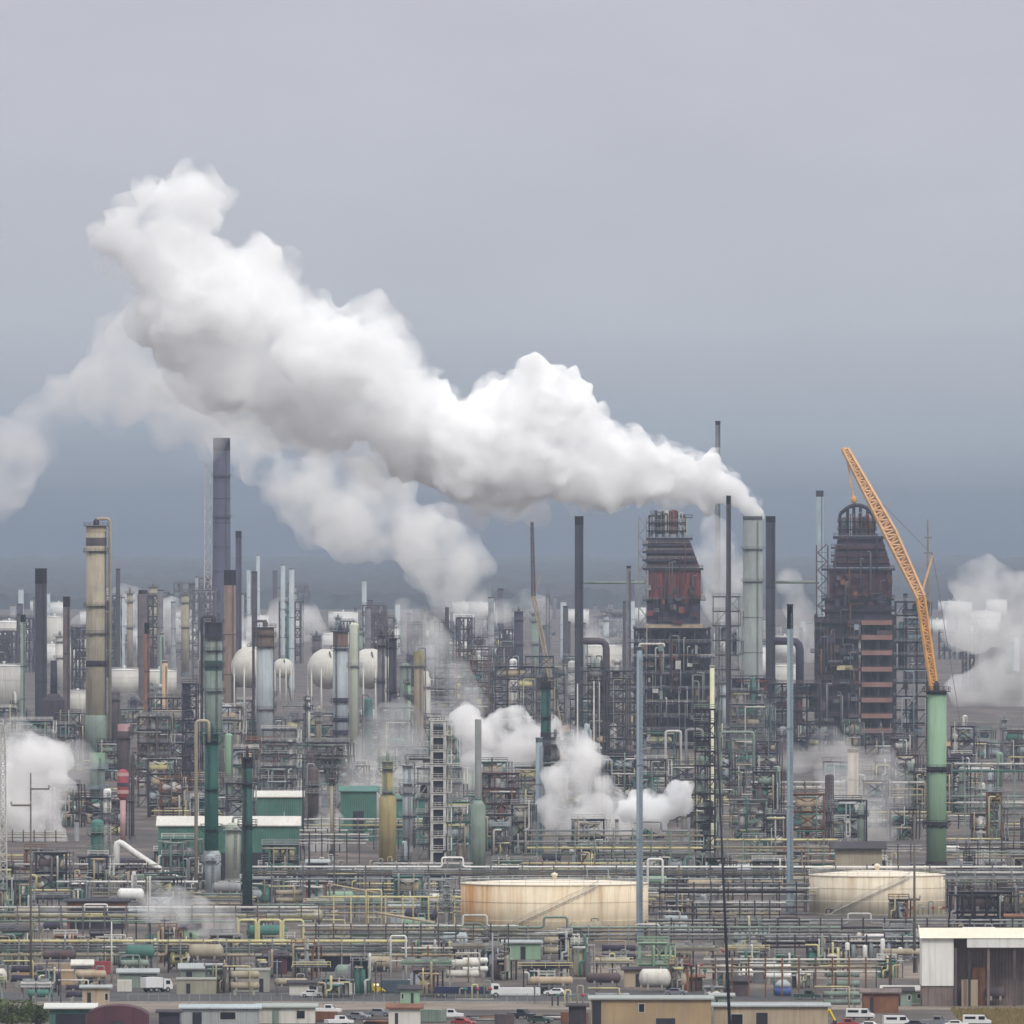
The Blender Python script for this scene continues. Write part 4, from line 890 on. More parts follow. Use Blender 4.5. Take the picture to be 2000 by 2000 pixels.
pipe_rack('pale green pipe rack high on the right beyond the green column', 1868, 2030, 1352, (1492,1506,1556,1568,1578,1590), (PALER, MTEAL, SGREEN, PALER, SGREEN, BEIGE), (.34,.4,.34,.4,.3,.34), 36, SGREEN, width=5, seed=7)
pipe_rack('pale pipe rack crossing behind the thin steam before the purple coker', 1470, 1795, 1402, (1528,1541,1553,1570,1585), (PALER, TAN, BEIGE, MAUVE, STEEL), (.34,.26,.3,.26,.3), 44, MAUVE, width=4, seed=8)
pipe_rack('yellowish pipe rack under the bright low steam', 1030, 1366, 1152, (1622,1632,1644,1656,1668,1650), (STEEL, BEIGE, PALER, YELLOW, SGREEN, STEEL), (.24,.24,.2,.3,.26,.2), 40, SGREEN, width=4, seed=9)
pipe_rack('grey pipe rack left of the dark teal column', 120, 380, 1112, (1722,1735,1744,1752), (WHITE, STEEL, BEIGE, GREYST), (.26,.2,.24,.22), 40, STEEL, seed=10)
pipe_rack('low mauve pipe rack under the cone roofed tank', 1500, 1850, 975, (1830,1842,1850,1838), (STEEL, DARKST, MAUVE, PALER), (.28,.3,.2,.2), 38, DARKST, seed=11)
pipe_rack('beige pipe rack between the leaning pole and the blue grey mast', 1405, 1625, 1160, (1640,1655,1668,1682), (YELLOW, BEIGE, PALER, TAN), (.28,.3,.24,.3), 34, SGREEN, width=4, seed=12)
pipe_rack('grey pipe rack behind the teal columns', 430, 640, 1140, (1722,1730,1738), (PALER, WHITE, STEEL), (.24,.2,.2), 36, GREYST, seed=13)
pipe_rack('long pale pipe rack crossing low behind the yellow expansion loops', -30, 610, 1012, (1772,1781,1790,1799,1786), (PALER, STEEL, YELLOW, SGREEN, WHITE), (.24,.2,.28,.26,.18), 44, GREYST, seed=21)
pipe_rack('grey and cream pipe rack left of the rusty cream tank foot', 600, 1010, 963, (1808,1816,1825,1832), (PALER, BEIGE, SGREEN, STEEL), (.22,.26,.24,.2), 36, MAUVE, seed=22)
pipe_rack('long dark pipe rack crossing in front of the cone roofed tank', 1290, 2040, 1006, (1797,1804,1812,1820), (STEEL, PALER, MAUVE, GREYST), (.22,.2,.28,.24), 42, DARKST, seed=23)
pipe_rack('mauve pipe rack crossing behind the small white dome tank', -30, 420, 1182, (1688,1697,1706,1713), (PALER, MAUVE, STEEL, BEIGE), (.26,.3,.24,.2), 40, MAUVE, width=4, seed=24)
pipe_rack('high pale pipe rack between the mustard column and the grey scaffold tower', 610, 930, 1290, (1600,1612,1622,1634), (PALER, YELLOW, SGREEN, STEEL), (.3,.26,.3,.26), 36, GREYST, width=4, seed=25)
pipe_rack('dark double pipe rack behind the low white steam', 960, 1360, 1500, (1500,1512,1526,1540), (STEEL, MAUVE, PALER, GREYST), (.34,.3,.26,.34), 34, DARKST, width=4, seed=26)
process_structure('low blackish process structure right of the cone roofed tank', 1915, 1045, 1742, 118, NAVY, NAVY, DARKST, 2, 5, 8, 9, 51, [NAVY, DARKST, PURPLE, MAUVE, STEEL], pipes=6)
def incline(label, x0, y0, x1, y1, D, w, m):
    t = thing('sloping_pipe', label, 'pipe', spot(x0, D)); L = ws(x1-x0, D); za, zb = wz(y0, D), wz(y1, D)
    MB().tube([(0,0,za),(L,0,zb)], ws(w, D)/2, 8).build('pipe', m, t)
    for f in (.05,.35,.65,.95): MB().box(L*f-.15, L*f+.15, -.2, .2, 0, za+(zb-za)*f-.1).build('support', STEEL, t)
incline('tan pipe sloping down towards the rusty cream tank', 640, 1726, 735, 1744, 1070, 4, TAN)
incline('tan pipe sloping right below the pipe rack', 732, 1782, 850, 1802, 1010, 5, TAN)
incline('pale green pipe sloping right to the tank dike', 822, 1800, 900, 1812, 1000, 4, SGREEN)
for x, y0, D, lab, m in ((730,1738,1012,'yellow goalpost pipe frame with one tall leg','Y'),(822,1752,1012,'pale yellow goalpost pipe frame near the rusty tank','Y'),(778,1828,925,'white goalpost frame by the low navy shed','W')):
    t = thing('pipe_goalpost', lab, 'pipe frame', spot(x, D)); mm = YELLOW if m == 'Y' else WHITE; W_ = ws(30, D)
    MB().tube([(-W_/2,0,0),(-W_/2,0,wz(y0,D)),(W_/2,0,wz(y0,D)),(W_/2,0,0)], .2, 7).build('pipe', mm, t); MB().box(-W_/2,W_/2,-.1,.1,wz(y0,D)*.5-.1,wz(y0,D)*.5+.1).build('crossbar', mm, t)

# ------------------------------------------------------------------ poles and masts
pole('tall weathered utility pole with crossarms at the left before the steam', 60, 892, 1510, 5, WOOD, ((1541,60,96,.3),(1573,22,60,.35)))
pole('leaning thin black antenna pole in front of the dark scaffold tower', 1428, 800, 1390, 7, NAVY, (), lean=-2.6, name='antenna_pole', taper=.45)
pole('tall thin brown pole crossing the cone roofed tank', 1786, 950, 1592, 6, WOOD, ((1757,1776,1797,.5),), name='utility_pole')
pole('short brown pole standing in the open yard', 1632, 905, 1878, 5, BROWNW, ())
pole('second short brown pole right of the yard fence', 1738, 895, 1865, 5, BROWNW, ((1872,1730,1746,.2),))
pole('thin pole by the white goalpost frame', 962, 905, 1822, 5, STEEL, ((1826,962,975,.2),), ins=False)
pole('thin grey lamp mast under the second steam plume', 873, 2000, 1186, 8, DARKST, ((1260,850,897,.5),), ins=False, taper=1.0, name='light_mast')
pole('dark slim lamp mast left of the yellow goalpost', 604, 1100, 1645, 6, NAVY, (), name='light_mast', ins=False)
pole('thin grey lamp mast behind the long green shed', 592, 1300, 1478, 4, DARKST, ((1482,570,662,.25),), name='light_mast', ins=False)
pole('thin grey mast by the slate column', 1160, 1500, 1330, 4, PALER, (), name='light_mast', ins=False)
pole('thin pale mast rising beside the dark fired heater', 1128, 1600, 1335, 4, PALER, (), name='light_mast', ins=False)
pole('spindly grey mast on the right above the crane cab', 1812, 1900, 1015, 8, mat('mast_brown',(0.16,0.14,0.11),0.8), ((1050,1806,1820,.6),(1080,1804,1822,.5)), name='light_mast', ins=False, taper=.4)
pole('thin light mast crossing the yard beside the rack at the left', 218, 930, 1800, 4, PALER, (), name='light_mast', ins=False)
lattice_tower('pinkish lattice mast at the left edge in front of the steam', 6, 1100, 1430, 16, PALER, 22, .5)
lattice_tower('slim hazy lattice mast left of the light grey column', 297, 1480, 1400, 14, STEEL, 18, .8)
lattice_tower('thin lattice mast left of the black stack', 1070, 2000, 1160, 10, GREYST, 20, .6)
process_structure('teal and grey pipe structure before the left half of the long green shed', 350, 1160, 1638, 62, GREYST, MTEAL, PALER, 3, 4, 7, 8, 71, [MTEAL, PALER, SGREEN, STEEL, LBLUE], pipes=8)
process_structure('grey pipe structure before the right half of the long green shed', 548, 1158, 1650, 66, DARKST, GREYST, STEEL, 3, 4, 7, 8, 72, [MTEAL, PALER, BEIGE, STEEL, YELLOW], pipes=8)
process_structure('tall slim mauve structure between the red striped vessel and the purple furnace tower', 300, 1480, 1400, 60, MAUVE, PURPLE, STEEL, 7, 3, 9, 9, 73, [MAUVE, STEEL, PALER, LBLUE, RUSTS], pipes=8)
process_structure('dull grey structure between the teal columns and light grey column', 545, 1500, 1425, 64, GREYST, PURPLE, PALER, 6, 3, 9, 9, 74, [STEEL, PALER, LBLUE, SGREEN, MAUVE], pipes=8)
process_structure('mauve grey structure between the ringed column and the mustard column', 640, 1480, 1450, 80, MAUVE, PURPLE, STEEL, 5, 4, 9, 9, 75, [STEEL, PALER, MTEAL, SGREEN, MAUVE], pipes=8)
process_structure('rust and grey structure right of the wide footed stack column', 978, 1300, 1510, 70, MAUVE, MAROON, STEEL, 5, 3, 9, 10, 76, [RUSTS, MAROON, STEEL, PALER, MAUVE], pipes=8)
# ------------------------------------------------------------------ yard along the near edge
def wheel(t, x, y, r, wd=.25):
    b = MB().bar((x, y-wd/2, r), (x, y+wd/2, r), r, n=14); w_ = b.build('wheel', RUBBER, t)
    MB().bar((x, y-wd/2-.02, r), (x, y+wd/2+.02, r), r*.55, n=10).build('rim', STEEL, w_)
def prism(pts, y0, y1):
    """side profile (x,z) extruded across y"""
    b = MB(); n = len(pts); b.add([(x,y0,z) for x,z in pts] + [(x,y1,z) for x,z in pts], [tuple(range(n)), tuple(reversed(range(n,2*n)))] + [(i,n+i,n+(i+1)%n,(i+1)%n) for i in range(n)]); return b
def car(label, x, D, m, kind='sedan', rz=0.0, group=None, dy=0.0):
    t = thing({'sedan':'parked_car','pickup':'pickup_truck','van':'parked_van'}[kind], label, {'sedan':'car','pickup':'pickup','van':'van'}[kind], spot(x, D, dy), group, rz)
    if kind == 'sedan':
        prism([(-2.2,.35),(2.2,.35),(2.25,.75),(1.9,.95),(-2.0,1.0),(-2.25,.8)], -.9, .9).build('body', m, t)
        prism([(-1.6,.98),(1.1,.95),(.55,1.45),(-1.05,1.48)], -.78, .78).build('cabin', m, t)
        for s in (-1,1): MB().box(-1.1,.6,s*.80-.02,s*.80+.02,1.04,1.36).build('side_window', GLASSD, t)
    elif kind == 'pickup':
        prism([(-2.6,.45),(2.6,.45),(2.65,.95),(1.5,1.1),(-2.6,1.1)], -.95, .95).build('body', m, t)
        prism([(-.5,1.08),(1.5,1.08),(.9,1.8),(-.45,1.82)], -.85, .85).build('cabin', m, t); prism([(1.53,1.12),(1.47,1.10),(.90,1.76),(.96,1.78)], -.75, .75).build('windscreen', GLASSD, t)
        for s in (-1,1): MB().box(-.3,.8,s*.87-.02,s*.87+.02,1.2,1.68).build('side_window', GLASSD, t)
    else:
        prism([(-2.6,.4),(2.6,.4),(2.65,1.0),(2.0,1.3),(1.4,2.1),(-2.55,2.15)], -.95, .95).build('body', m, t)
        for s in (-1,1): MB().box(.35,1.5,s*.97-.02,s*.97+.02,1.3,1.9).build('side_window', GLASSD, t); MB().box(-2.2,-.2,s*.97-.02,s*.97+.02,1.4,1.85).build('side_window', GLASSD, t)
        prism([(2.03,1.33),(1.98,1.30),(1.40,2.06),(1.45,2.09)], -.8, .8).build('windscreen', GLASSD, t)
        MB().box(-2.55,2.6,-.98,.98,.4,.62).build('lower_trim', CDARK, t)
    for sx in (-1.4, 1.4):
        for sy in (-.82, .82): wheel(t, sx, sy, .36)
    for sy in (-.6, .6): MB().box(2.18,2.27,sy-.18,sy+.18,.6,.78).build('headlight', OFFW, t)
    return t
def box_truck(label, x, D, bodym, cabm, L=9.0, H=3.2, rz=0.0, flat=False):
    t = thing('flatbed_truck' if flat else 'box_truck', label, 'truck', spot(x, D), None, rz)
    MB().box(-L/2, L/2-2.2, -1.2, 1.2, .9, 1.25 if flat else H).build('load_bed' if flat else 'cargo_box', bodym, t)
    if flat: MB().box(-L/2+.4, L/2-3.0, -1.1, 1.1, 1.27, 2.1).build('load', bodym, t)
    c = prism([(L/2-2.0,.6),(L/2,.6),(L/2,1.5),(L/2-.5,2.6),(L/2-2.0,2.7)], -1.15, 1.15).build('cab', cabm, t)
    MB().box(L/2-1.5, L/2-.6, -1.19, -1.15, 1.6, 2.3).build('side_window', GLASSD, c)
    MB().box(-L/2+.2, L/2-.4, -.5, .5, .55, .88).build('chassis', DARKST, t)
    for sx in (-L/2+1.2, -L/2+2.4, L/2-1.1):
        for sy in (-1.05, 1.05): wheel(t, sx, sy, .5, .35)
    return t
def container(label, x, D, m, L=6.0, H=2.6, rz=0.0, dy=0, z=0.0, group=None):
    t = thing('shipping_container', label, 'container', spot(x, D, dy), group, rz)
    b = MB(); b.box(-L/2, L/2, -1.2, 1.2, .1, H); b.build('body', m, t)
    r = MB(); n = int(L/.4)
    for i in range(n): r.box(-L/2+.1+i*.4, -L/2+.28+i*.4, -1.26, -1.201, .2, H-.1)
    r.build('corrugated_side', m, t)
    MB().box(L/2+.001, L/2+.06, -1.1, 1.1, .2, H-.1).build('door', m, t); return t
def excavator(label, x, D):
    t = thing('excavator', label, 'excavator', spot(x, D))
    for y in (-1.0, 1.0): prism([(-1.6,.0),(1.6,.0),(1.9,.4),(1.6,.8),(-1.6,.8),(-1.9,.4)], y-.3, y+.3).build('track', RUBBER, t)
    prism([(-1.9,.9),(1.2,.9),(1.2,1.7),(-1.6,2.0),(-1.9,1.8)], -1.2, 1.2).build('body', CYELL, t)
    c = prism([(.1,1.7),(1.2,1.7),(1.0,3.0),(.1,3.05)], -1.15, -.1).build('cab', CYELL, t); MB().box(.25,.95,-1.18,-1.151,2.0,2.85).build('window_pane', GLASSD, c)
    MB().beam((1.1,.4,1.4),(3.2,.4,3.6),.45).build('boom', CYELL, t); MB().beam((3.1,.4,3.7),(4.2,.4,1.6),.35).build('stick', CYELL, t)
    prism([(3.9,1.7),(4.6,1.6),(4.4,.8),(3.7,.9)], .0, .8).build('bucket', DARKST, t); return t
def bush(label, x, D, ytop, w, seed, name='tree'):
    rr = random.Random(seed); H = wz(ytop, D); W = ws(w, D)/2; t = thing(name, label, 'tree', spot(x, D))
    tr = MB(); tr.bar((0,0,0),(.1,0,H*.55),.22,.12,8)
    for k in range(6):
        a = rr.uniform(0,6.28); tr.bar((.05,0,H*rr.uniform(.25,.5)),(math.cos(a)*W*.6,math.sin(a)*W*.6,H*rr.uniform(.6,.85)),.1,.04,6)
    tr.build('trunk', WOOD, t)
    cl = [(rr.uniform(-.8,.8)*W, rr.uniform(-.8,.8)*W, H*rr.uniform(.35,.9), rr.uniform(.8,1.5)) for k in range(34)]
    for nm, m, cnt in (('dark_foliage', mat('leaf_dark',(.035,.055,.018),.8,.4), 2600), ('light_foliage', mat('leaf_light',(.10,.125,.035),.8,.35), 1900)):
        b = MB()
        for i in range(cnt):
            c = rr.choice(cl); v = Vector((rr.gauss(0,1), rr.gauss(0,1), rr.gauss(0,1))); v.normalize(); p = Vector(c[:3]) + v*c[3]*rr.uniform(.5,1.0)
            if p.z > H: p.z = H - rr.random()*.5
            if p.z < .3: continue
            u = Vector((rr.gauss(0,1), rr.gauss(0,1), rr.gauss(0,1))).normalized(); q = u.orthogonal().normalized(); s_ = rr.uniform(.12,.26)
            b.add([tuple(p-u*s_), tuple(p+q*s_*.6), tuple(p+u*s_), tuple(p-q*s_*.6)], [(0,1,2,3)])
        b.build(nm, m, t)
    return t
bush('bright green leafy tree top at the bottom left corner', 22, 846, 1952, 95, 1); bush('small dark green tree beside the larger one by the awning', 70, 852, 1963, 60, 2)

shed('low white roofed awning beside the green tree', 138, 846, 1968, 84, MTEAL, ROOFW, 8, .7, ((.5,.7,0,.7,'door'),), name='awning_shed', over=1.0)
t = thing('barrel_shed', 'maroon barrel roofed shed at the bottom edge', 'shed', spot(230, 842)); r_ = ws(60, 842)
b = MB(); pts = [(r_*math.cos(a), max(0, wz(1998,842))*0 + 1.2 + 1.75*r_*.18 + r_*.36*math.sin(a)) for a in [math.pi*k/16 for k in range(17)]]
pts = [(x, z) for x, z in pts]; prof = [(r_,0)] + pts + [(-r_,0)]
prism(list(reversed(prof)), -5, 5).build('curved_shell', MAROON, t); MB().box(-1.4,1.4,-5.06,-4.9,0,2.2).build('door', DARKST, t)
shed('flat grey blue roofed shed right of the maroon shed', 430, 852, 1968, 150, SHEET, LBLUE, 9, .5, ((.2,.12,.05,.7,'door'),(.6,.2,.35,.4,'window')), name='workshop_shed')
shed('pale low shed with a sage door by the dirt track', 560, 856, 1966, 110, OFFW, ROOFG, 8, .5, ((.3,.12,0,.8,'door'),(.75,.14,.3,.45,'window')), name='workshop_shed', doorm=SGREEN)
shed('wide tan block building with a pale flat roof and a black doorway', 1272, 832, 1950, 234, TANW, ROOFG, 16, .25, ((.045,.075,.0,.93,'door'),(.42,.045,.66,.2,'window'),(.62,.16,.0,.5,'door')), name='block_building', cat='building')
shed('cream block building with a grey blue roof behind the excavator', 1506, 838, 1964, 222, TAN, SHEET, 15, .3, ((.2,.1,.3,.4,'window'),(.42,.1,.0,.75,'door')), name='block_building', cat='building')
excavator('yellow excavator parked by the cream block building', 1586, 846)
for x, D, m, k, l in ((1652,848,CRED,'pickup','red pickup parked right of the excavator'),(1680,862,CWHITE,'van','white van parked behind the red pickup'),(1700,846,CWHITE,'sedan','white car next to the red pickup'),(1752,850,CWHITE,'van','white van between two dark cars'),(1790,848,CDARK,'sedan','dark car right of the white van'),(1828,852,CGREY,'pickup','grey pickup parked in the row of cars'),(1868,848,CWHITE,'sedan','white car near the dry grass'),(1908,851,CWHITE,'van','last white van before the dry grass'),
    (822,916,CWHITE,'van','white van left of the flatbed truck'),(838,912,CDARK,'sedan','dark car beside the white van at the flatbed truck'),(1576,898,CDGREEN,'pickup','dark green pickup beside the blue tank'),(610,902,CWHITE,'sedan','white car on the road near the concrete block'),(390,868,CDARK,'sedan','dark car under the grey blue roofed shed'),(640,872,CWHITE,'pickup','white pickup by the pale low shed'),(1085,905,CWHITE,'sedan','white car on the road near the dark yard'),(1320,905,CGREY,'sedan','grey car beside the white horizontal drum'),(740,868,CGREY,'sedan','grey car on the dirt track')):
    car(l, x, D, m, k, rz=(x*7 % 5 - 2)*.08 + (math.pi if x % 2 else 0))
box_truck('long dark blue flatbed truck with a white cab', 912, 902, mat('truck_navy',(0.02,0.025,0.07),.5,.1), CWHITE, 13.5, flat=True)
box_truck('white box truck by the concrete wall', 306, 912, CWHITE, CWHITE, 6.0, 2.9, rz=.5)
container('long white trailer body behind the flatbed truck', 1015, 905, CWHITE, 8.0, 1.6)
container('blue container left of the yellow loader', 665, 912, mat('cont_blue',(.06,.08,.16),.6,.15,DIRT,.3,.3), 4.5)
container('slate blue container right of the yellow loader', 775, 910, mat('cont_slate',(.07,.10,.13),.6,.15,DIRT,.3,.3), 6.0)
container('small cream container standing among the blue ones', 686, 906, OFFW, 1.3, 2.4)
container('cream crate left of the white box truck', 243, 912, OFFW, 2.8, 2.4)
container('dark red container under the left pipe rack', 192, 948, REDP, 5.5, 2.6)
container('tan container left of the dark red one', 100, 944, TAN, 8, 2.6)
container('light green container stacked near the white goalpost', 985, 938, mat('cont_sage',(.44,.47,.38),.6,.1,DIRT,.3,.3), 3.2, 4.2)
container('teal container under the dark low roof', 1100, 1190, TEAL, 3.2, 2.6)
container('orange tan container left of the teal one', 1050, 1170, TAN, 5.2, 3.4)
container('black container row end at the far left yard', 20, 985, NAVY, 9, 4.5)
t = thing('compact_loader', 'small yellow loader with its lamp lit', 'loader', spot(735, 908))
prism([(-1.3,.4),(1.2,.4),(1.2,1.2),(.4,1.3),(.3,2.1),(-.8,2.1),(-1.3,1.3)], -.8, .8).build('body', CYELL, t); MB().beam((.9,-.6,1.2),(2.0,-.6,.4),.2).build('lift_arm', CYELL, t); prism([(1.9,.1),(2.6,.1),(2.2,.8),(1.9,.8)], -.9, .9).build('bucket', DARKST, t)
for sx in (-.8,.8):
    for sy in (-.75,.75): wheel(t, sx, sy, .38)
lm = bpy.data.materials.new('lit_lamp'); lm.use_nodes = True; lm.node_tree.nodes['Principled BSDF'].inputs['Emission Color'].default_value = (1,.85,.45,1); lm.node_tree.nodes['Principled BSDF'].inputs['Emission Strength'].default_value = 1.6
MB().box(-.5,.5,-.84,-.80,1.75,2.05).build('lamp', lm, t)
# tanks and vessels of the near yard
t = thing('horizontal_drum', 'white horizontal drum below the green platform', 'drum', spot(1279, 912)); hdrum((0,0,2.75), 4.6, 1.85, OFFW, t, 'shell')
process_structure('bright green steel platform above the white horizontal drum', 1275, 925, 1842, 52, PGREEN, PGREEN, PGREEN, 2, 2, 4, 1, 31, [PGREEN], pipes=2)
t = thing('dome_tank', 'blue dome tank with a pale cap behind the grey blue roof', 'tank', spot(1529, 905)); r_ = 1.65
MB().lathe([(r_,0),(r_,1.7)], 20).build('shell', CBLUE, t); MB().lathe([(r_+.02,1.7),(r_*.9,2.35),(r_*.6,2.9),(r_*.25,3.15),(.05,3.2)], 20).build('dome_cap', LBLUE, t); MB().lathe([(.25,3.15),(.2,3.5)], 10).build('hatch', STEEL, t)
t = thing('dome_tank', 'small white dome tank beside the black roofed shelter', 'tank', spot(152, 1120)); MB().lathe([(1.9,0),(1.9,3.6)], 20).build('shell', WHITE, t); MB().lathe([(1.95,3.6),(1.6,4.7),(.9,5.3),(.05,5.5)], 20).build('dome_cap', WHITE, t)
shed('long shelter with a black roof and rusty edge at the left yard', 190, 1050, 1760, 118, RUSTS, NAVY, 7, .5, ((.5,.9,0,.8,'door'),), name='shelter')
shed('low navy shed standing for the shadow behind the left pipe rack', 640, 953, 1862, 245, NAVY, DARKST, 8, .5, ((.1,.12,0,.8,'door'),(.35,.12,0,.8,'door'),(.6,.12,0,.8,'door'),(.85,.12,0,.8,'door')), name='pump_shed', doorm=PURPLE)  # navy walls paint in the shadow under the rack
shed('dark maroon pump shed under the pipe rack beside the dark shed', 540, 947, 1866, 40, MAROON, DARKST, 6, .4, ((.5,.4,0,.8,'door'),), name='pump_shed')
shed('large plain concrete block by the road', 474, 912, 1894, 104, CONC, CONC, 9, .2, ((.85,.08,.0,.6,'door'),), name='concrete_block', cat='building', over=.15)
shed('lower yellowish concrete block left of the large one', 383, 908, 1912, 76, mat('conc2',(.30,.29,.22),.9,.15,(.2,.18,.12),.4,.25), CONC, 7, .2, ((.3,.1,.0,.7,'door'),), name='concrete_block', cat='building', over=.15)
shed('tan earth coloured wall block at the left yard edge', 110, 925, 1896, 150, TANW, TAN, 5, .2, ((.5,.1,0,.8,'door'),), name='concrete_block', cat='building', over=.1)
shed('low black roof floating below the low bright steam', 1140, 1320, 1606, 46, MAUVE, NAVY, 8, .4, ((.5,.5,0,.7,'door'),), name='shelter')
for i in range(11):
    x = 1655 + i*11.5; D = 968 + (i % 3)*7; h = (4.6, 3.6, 5.4, 4.0)[i % 4]
    column('', x, D, 0, 9, (WHITE, LBLUE, OFFW)[i % 3], (), 'dome', 0, trim=STEEL, lad=None, H=h, name='upright_tank', cat='tank', group='small upright tanks in front of the cone roofed tank')['label'] = 'small %s %s upright tank, %s from the left before the cone roofed tank' % (('short','tall','squat','slim')[i % 4], ('white','blue grey','cream')[i % 3], ('first','second','third','fourth','fifth','sixth','seventh','eighth','ninth','tenth','last')[i])
# open fronted shed at the right edge
D = 886.0; t = thing('open_shed', 'open fronted brown shed with a white roof and white end block', 'shed', spot(1900, D)); q = lambda x: ws(x-1900, D); zz = lambda y: wz(y, D)
MB().box(q(1800), q(1862), -1.5, 12, zz(1925), zz(1832)).build('white_end_block', WHITE, t)
MB().box(q(1801), q(1862), -1.2, 11.8, 0, zz(1925)-.01).build('plinth', BRSHED, t)
rb = MB(); rb.add([(q(1796),-2.4,zz(1832)+.03),(q(2060),-2.4,zz(1832)+.03),(q(2060),14,zz(1832)+.03),(q(1796),14,zz(1832)+.03),(q(1796),6,zz(1826)+1.2),(q(2060),6,zz(1826)+1.2)], [(0,1,5,4),(2,3,4,5),(0,4,3),(1,2,5),(3,2,1,0)]); rb.build('roof', CREAM2, t)
MB().box(q(1888), q(2060), -2.2, -1.9, zz(1850), zz(1832)).build('fascia', WHITE, t)
MB().box(q(1863), q(2060), 5, 5.3, 0, zz(1834)).build('back_wall', BRSHED, t)
for x in (1866, 1893, 1930, 1981, 2030): MB().box(q(x)-.25, q(x)+.25, -1.6, -1.1, 0, zz(1851)).build('post', (BRSHED, MAUVE, GREYST, DARKST, MAUVE)[x % 5], t)
MB().box(q(1878), q(1910), 0, 3, 0, zz(1914)).build('cream_bin', TAN, t); hdrum((q(1945), 1.5, 2.6), 3, 1.2, MAUVE, t, 'drum')
MB().box(q(1900), q(1925), 2, 4, 0, zz(1890)).build('rust_hopper', RUSTS, t)
t = thing('rail_fence', 'pale rail fence between the short brown poles', 'fence', spot(1710, 900)); L_ = ws(170, 900)
fb = MB()
for z in (.9, 1.9): fb.box(-L_/2, L_/2, -.05, .05, z-.07, z+.07)
fb.build('rails', PALER, t)
for i in range(7): MB().box(-L_/2+L_*i/6-.08, -L_/2+L_*i/6+.08, -.09, .09, 0, 2.1).build('post', PALER, t)
t = thing('chain_fence', 'grey fence along the near road', 'fence', spot(700, 890)); L_ = ws(900, 890); fb = MB()
for z in (.2, 1.9): fb.box(-L_/2, L_/2, -.03, .03, z-.04, z+.04)
fb.build('rails', STEEL, t)
for i in range(46): MB().box(-L_/2+L_*i/45-.05, -L_/2+L_*i/45+.05, -.06, .06, 0, 2.0).build('post', STEEL, t)
g = MB(); rr = random.Random(4)
for i in range(9000):
    x = wx(rr.uniform(1880, 2030), 855); D = rr.uniform(838, 880) * K; h = rr.uniform(.3,.9); a = rr.uniform(0,3.14); dx, dy = math.cos(a)*.09, math.sin(a)*.09; lx, ly = rr.gauss(0,.2), rr.gauss(0,.2)
    g.add([(x-dx,D-dy,0),(x+dx,D+dy,0),(x+lx,D+ly,h)], [(0,1,2)])
g = g.build('dry_grass', mat('dry_grass',(.21,.16,.06),.9,.3)); g['kind'] = 'stuff'; g['label'] = 'dry brown grass at the bottom right corner'

for x, D, ye, w_, wm, rm, lab in ((790,846,1968,62,OFFW,RUSTS,'off white shed with a rusty roof by the dirt track'),(1128,846,1964,34,DARKST,DARKST,'black little shed beside the tan block building'),(1410,876,1944,40,SGREEN,ROOFG,'grey green hut behind the two block buildings'),(1445,905,1916,36,MAUVE,DARKST,'mauve hut with a dark roof near the dome tank'),(330,846,1976,40,NAVY,DARKST,'blackish shed between the maroon shed and workshop'),(1350,915,1908,44,BRSHED,RUSTS,'rusty roofed hut right of the white horizontal drum'),(1720,874,1938,70,RUSTS,BRSHED,'rusty long hut before the rail fence'),(1480,930,1886,60,GREYST,SHEET,'grey hut with a sheet metal roof on the dirt path')):
    shed(lab, x, D, ye, w_, wm, rm, 6, .35 + (x % 3)*.3, ((.25 + (x % 5)*.1,.10,0,.75,'door'),), name='small_shed', doorm=wm if x % 2 else DARKST)
for x, D, y, h_, lab in ((1345,1250,1590,6,'steel vent pipe at the mouth of the brightest low steam'),(150,1328,1600,9,'steel vent pipe beside the left steam bank'),(445,984,1835,4,'short vent pipe under the thin left steam'),(1205,1273,1600,7,'steel vent pipe behind the blue grey stack steam')):
    stack(lab, x, D, y, h_, STEEL, None, GREYST, 1.0, 0, lad=False, cat='vent pipe', name='vent_pipe')

rr = random.Random(77)
YARD = [('red','CRED'),('white','CWHITE'),('grey','CGREY'),('dark','CDARK'),('dark green','CDGREEN'),('white','CWHITE')]
yx = [(628,860),(662,853),(700,862),(745,855),(842,858),(878,864),(905,852),(948,861),(985,854),(1018,864),(1055,856),(1090,862),(1122,856)]
O_ = ['first','second','third','fourth','fifth','sixth','seventh','eighth','ninth','tenth','eleventh','twelfth','last']
for i, (x, D) in enumerate(yx):
    k = i % 4; nm, mm = YARD[i % 6]; m = {'CRED':CRED,'CWHITE':CWHITE,'CGREY':CGREY,'CDARK':CDARK,'CDGREEN':CDGREEN}[mm]
    lab = '%s of the yard items along the bottom edge' % O_[i]
    if k == 0: container('rusty %s crate, ' % nm + lab, x, D, (RUSTS, SGREEN, MAUVE)[i % 3], rr.uniform(3, 6), rr.uniform(1.4, 2.6), rr.uniform(-.6, .6))
    elif k == 1: car('%s pickup, ' % nm + lab, x, D, m, 'pickup', rr.uniform(-.7, .7))
    elif k == 2: car('%s car, ' % nm + lab, x, D, m, 'sedan', rr.uniform(-.7, .7))
    else:
        t = thing('scrap_heap', 'pipe heap, ' + lab, 'scrap heap', spot(x, D), None, rr.uniform(-.5, .5))
        for q in range(7): MB().bar((-3+rr.uniform(-.6,.6), rr.uniform(-.9,.9), .2+.3*(q//3)), (3+rr.uniform(-.6,.6), rr.uniform(-.9,.9), .2+.3*(q//3)), .2, n=7).build('pipe_length', (RUSTS, STEEL, MAUVE, PALER)[q % 4], t)
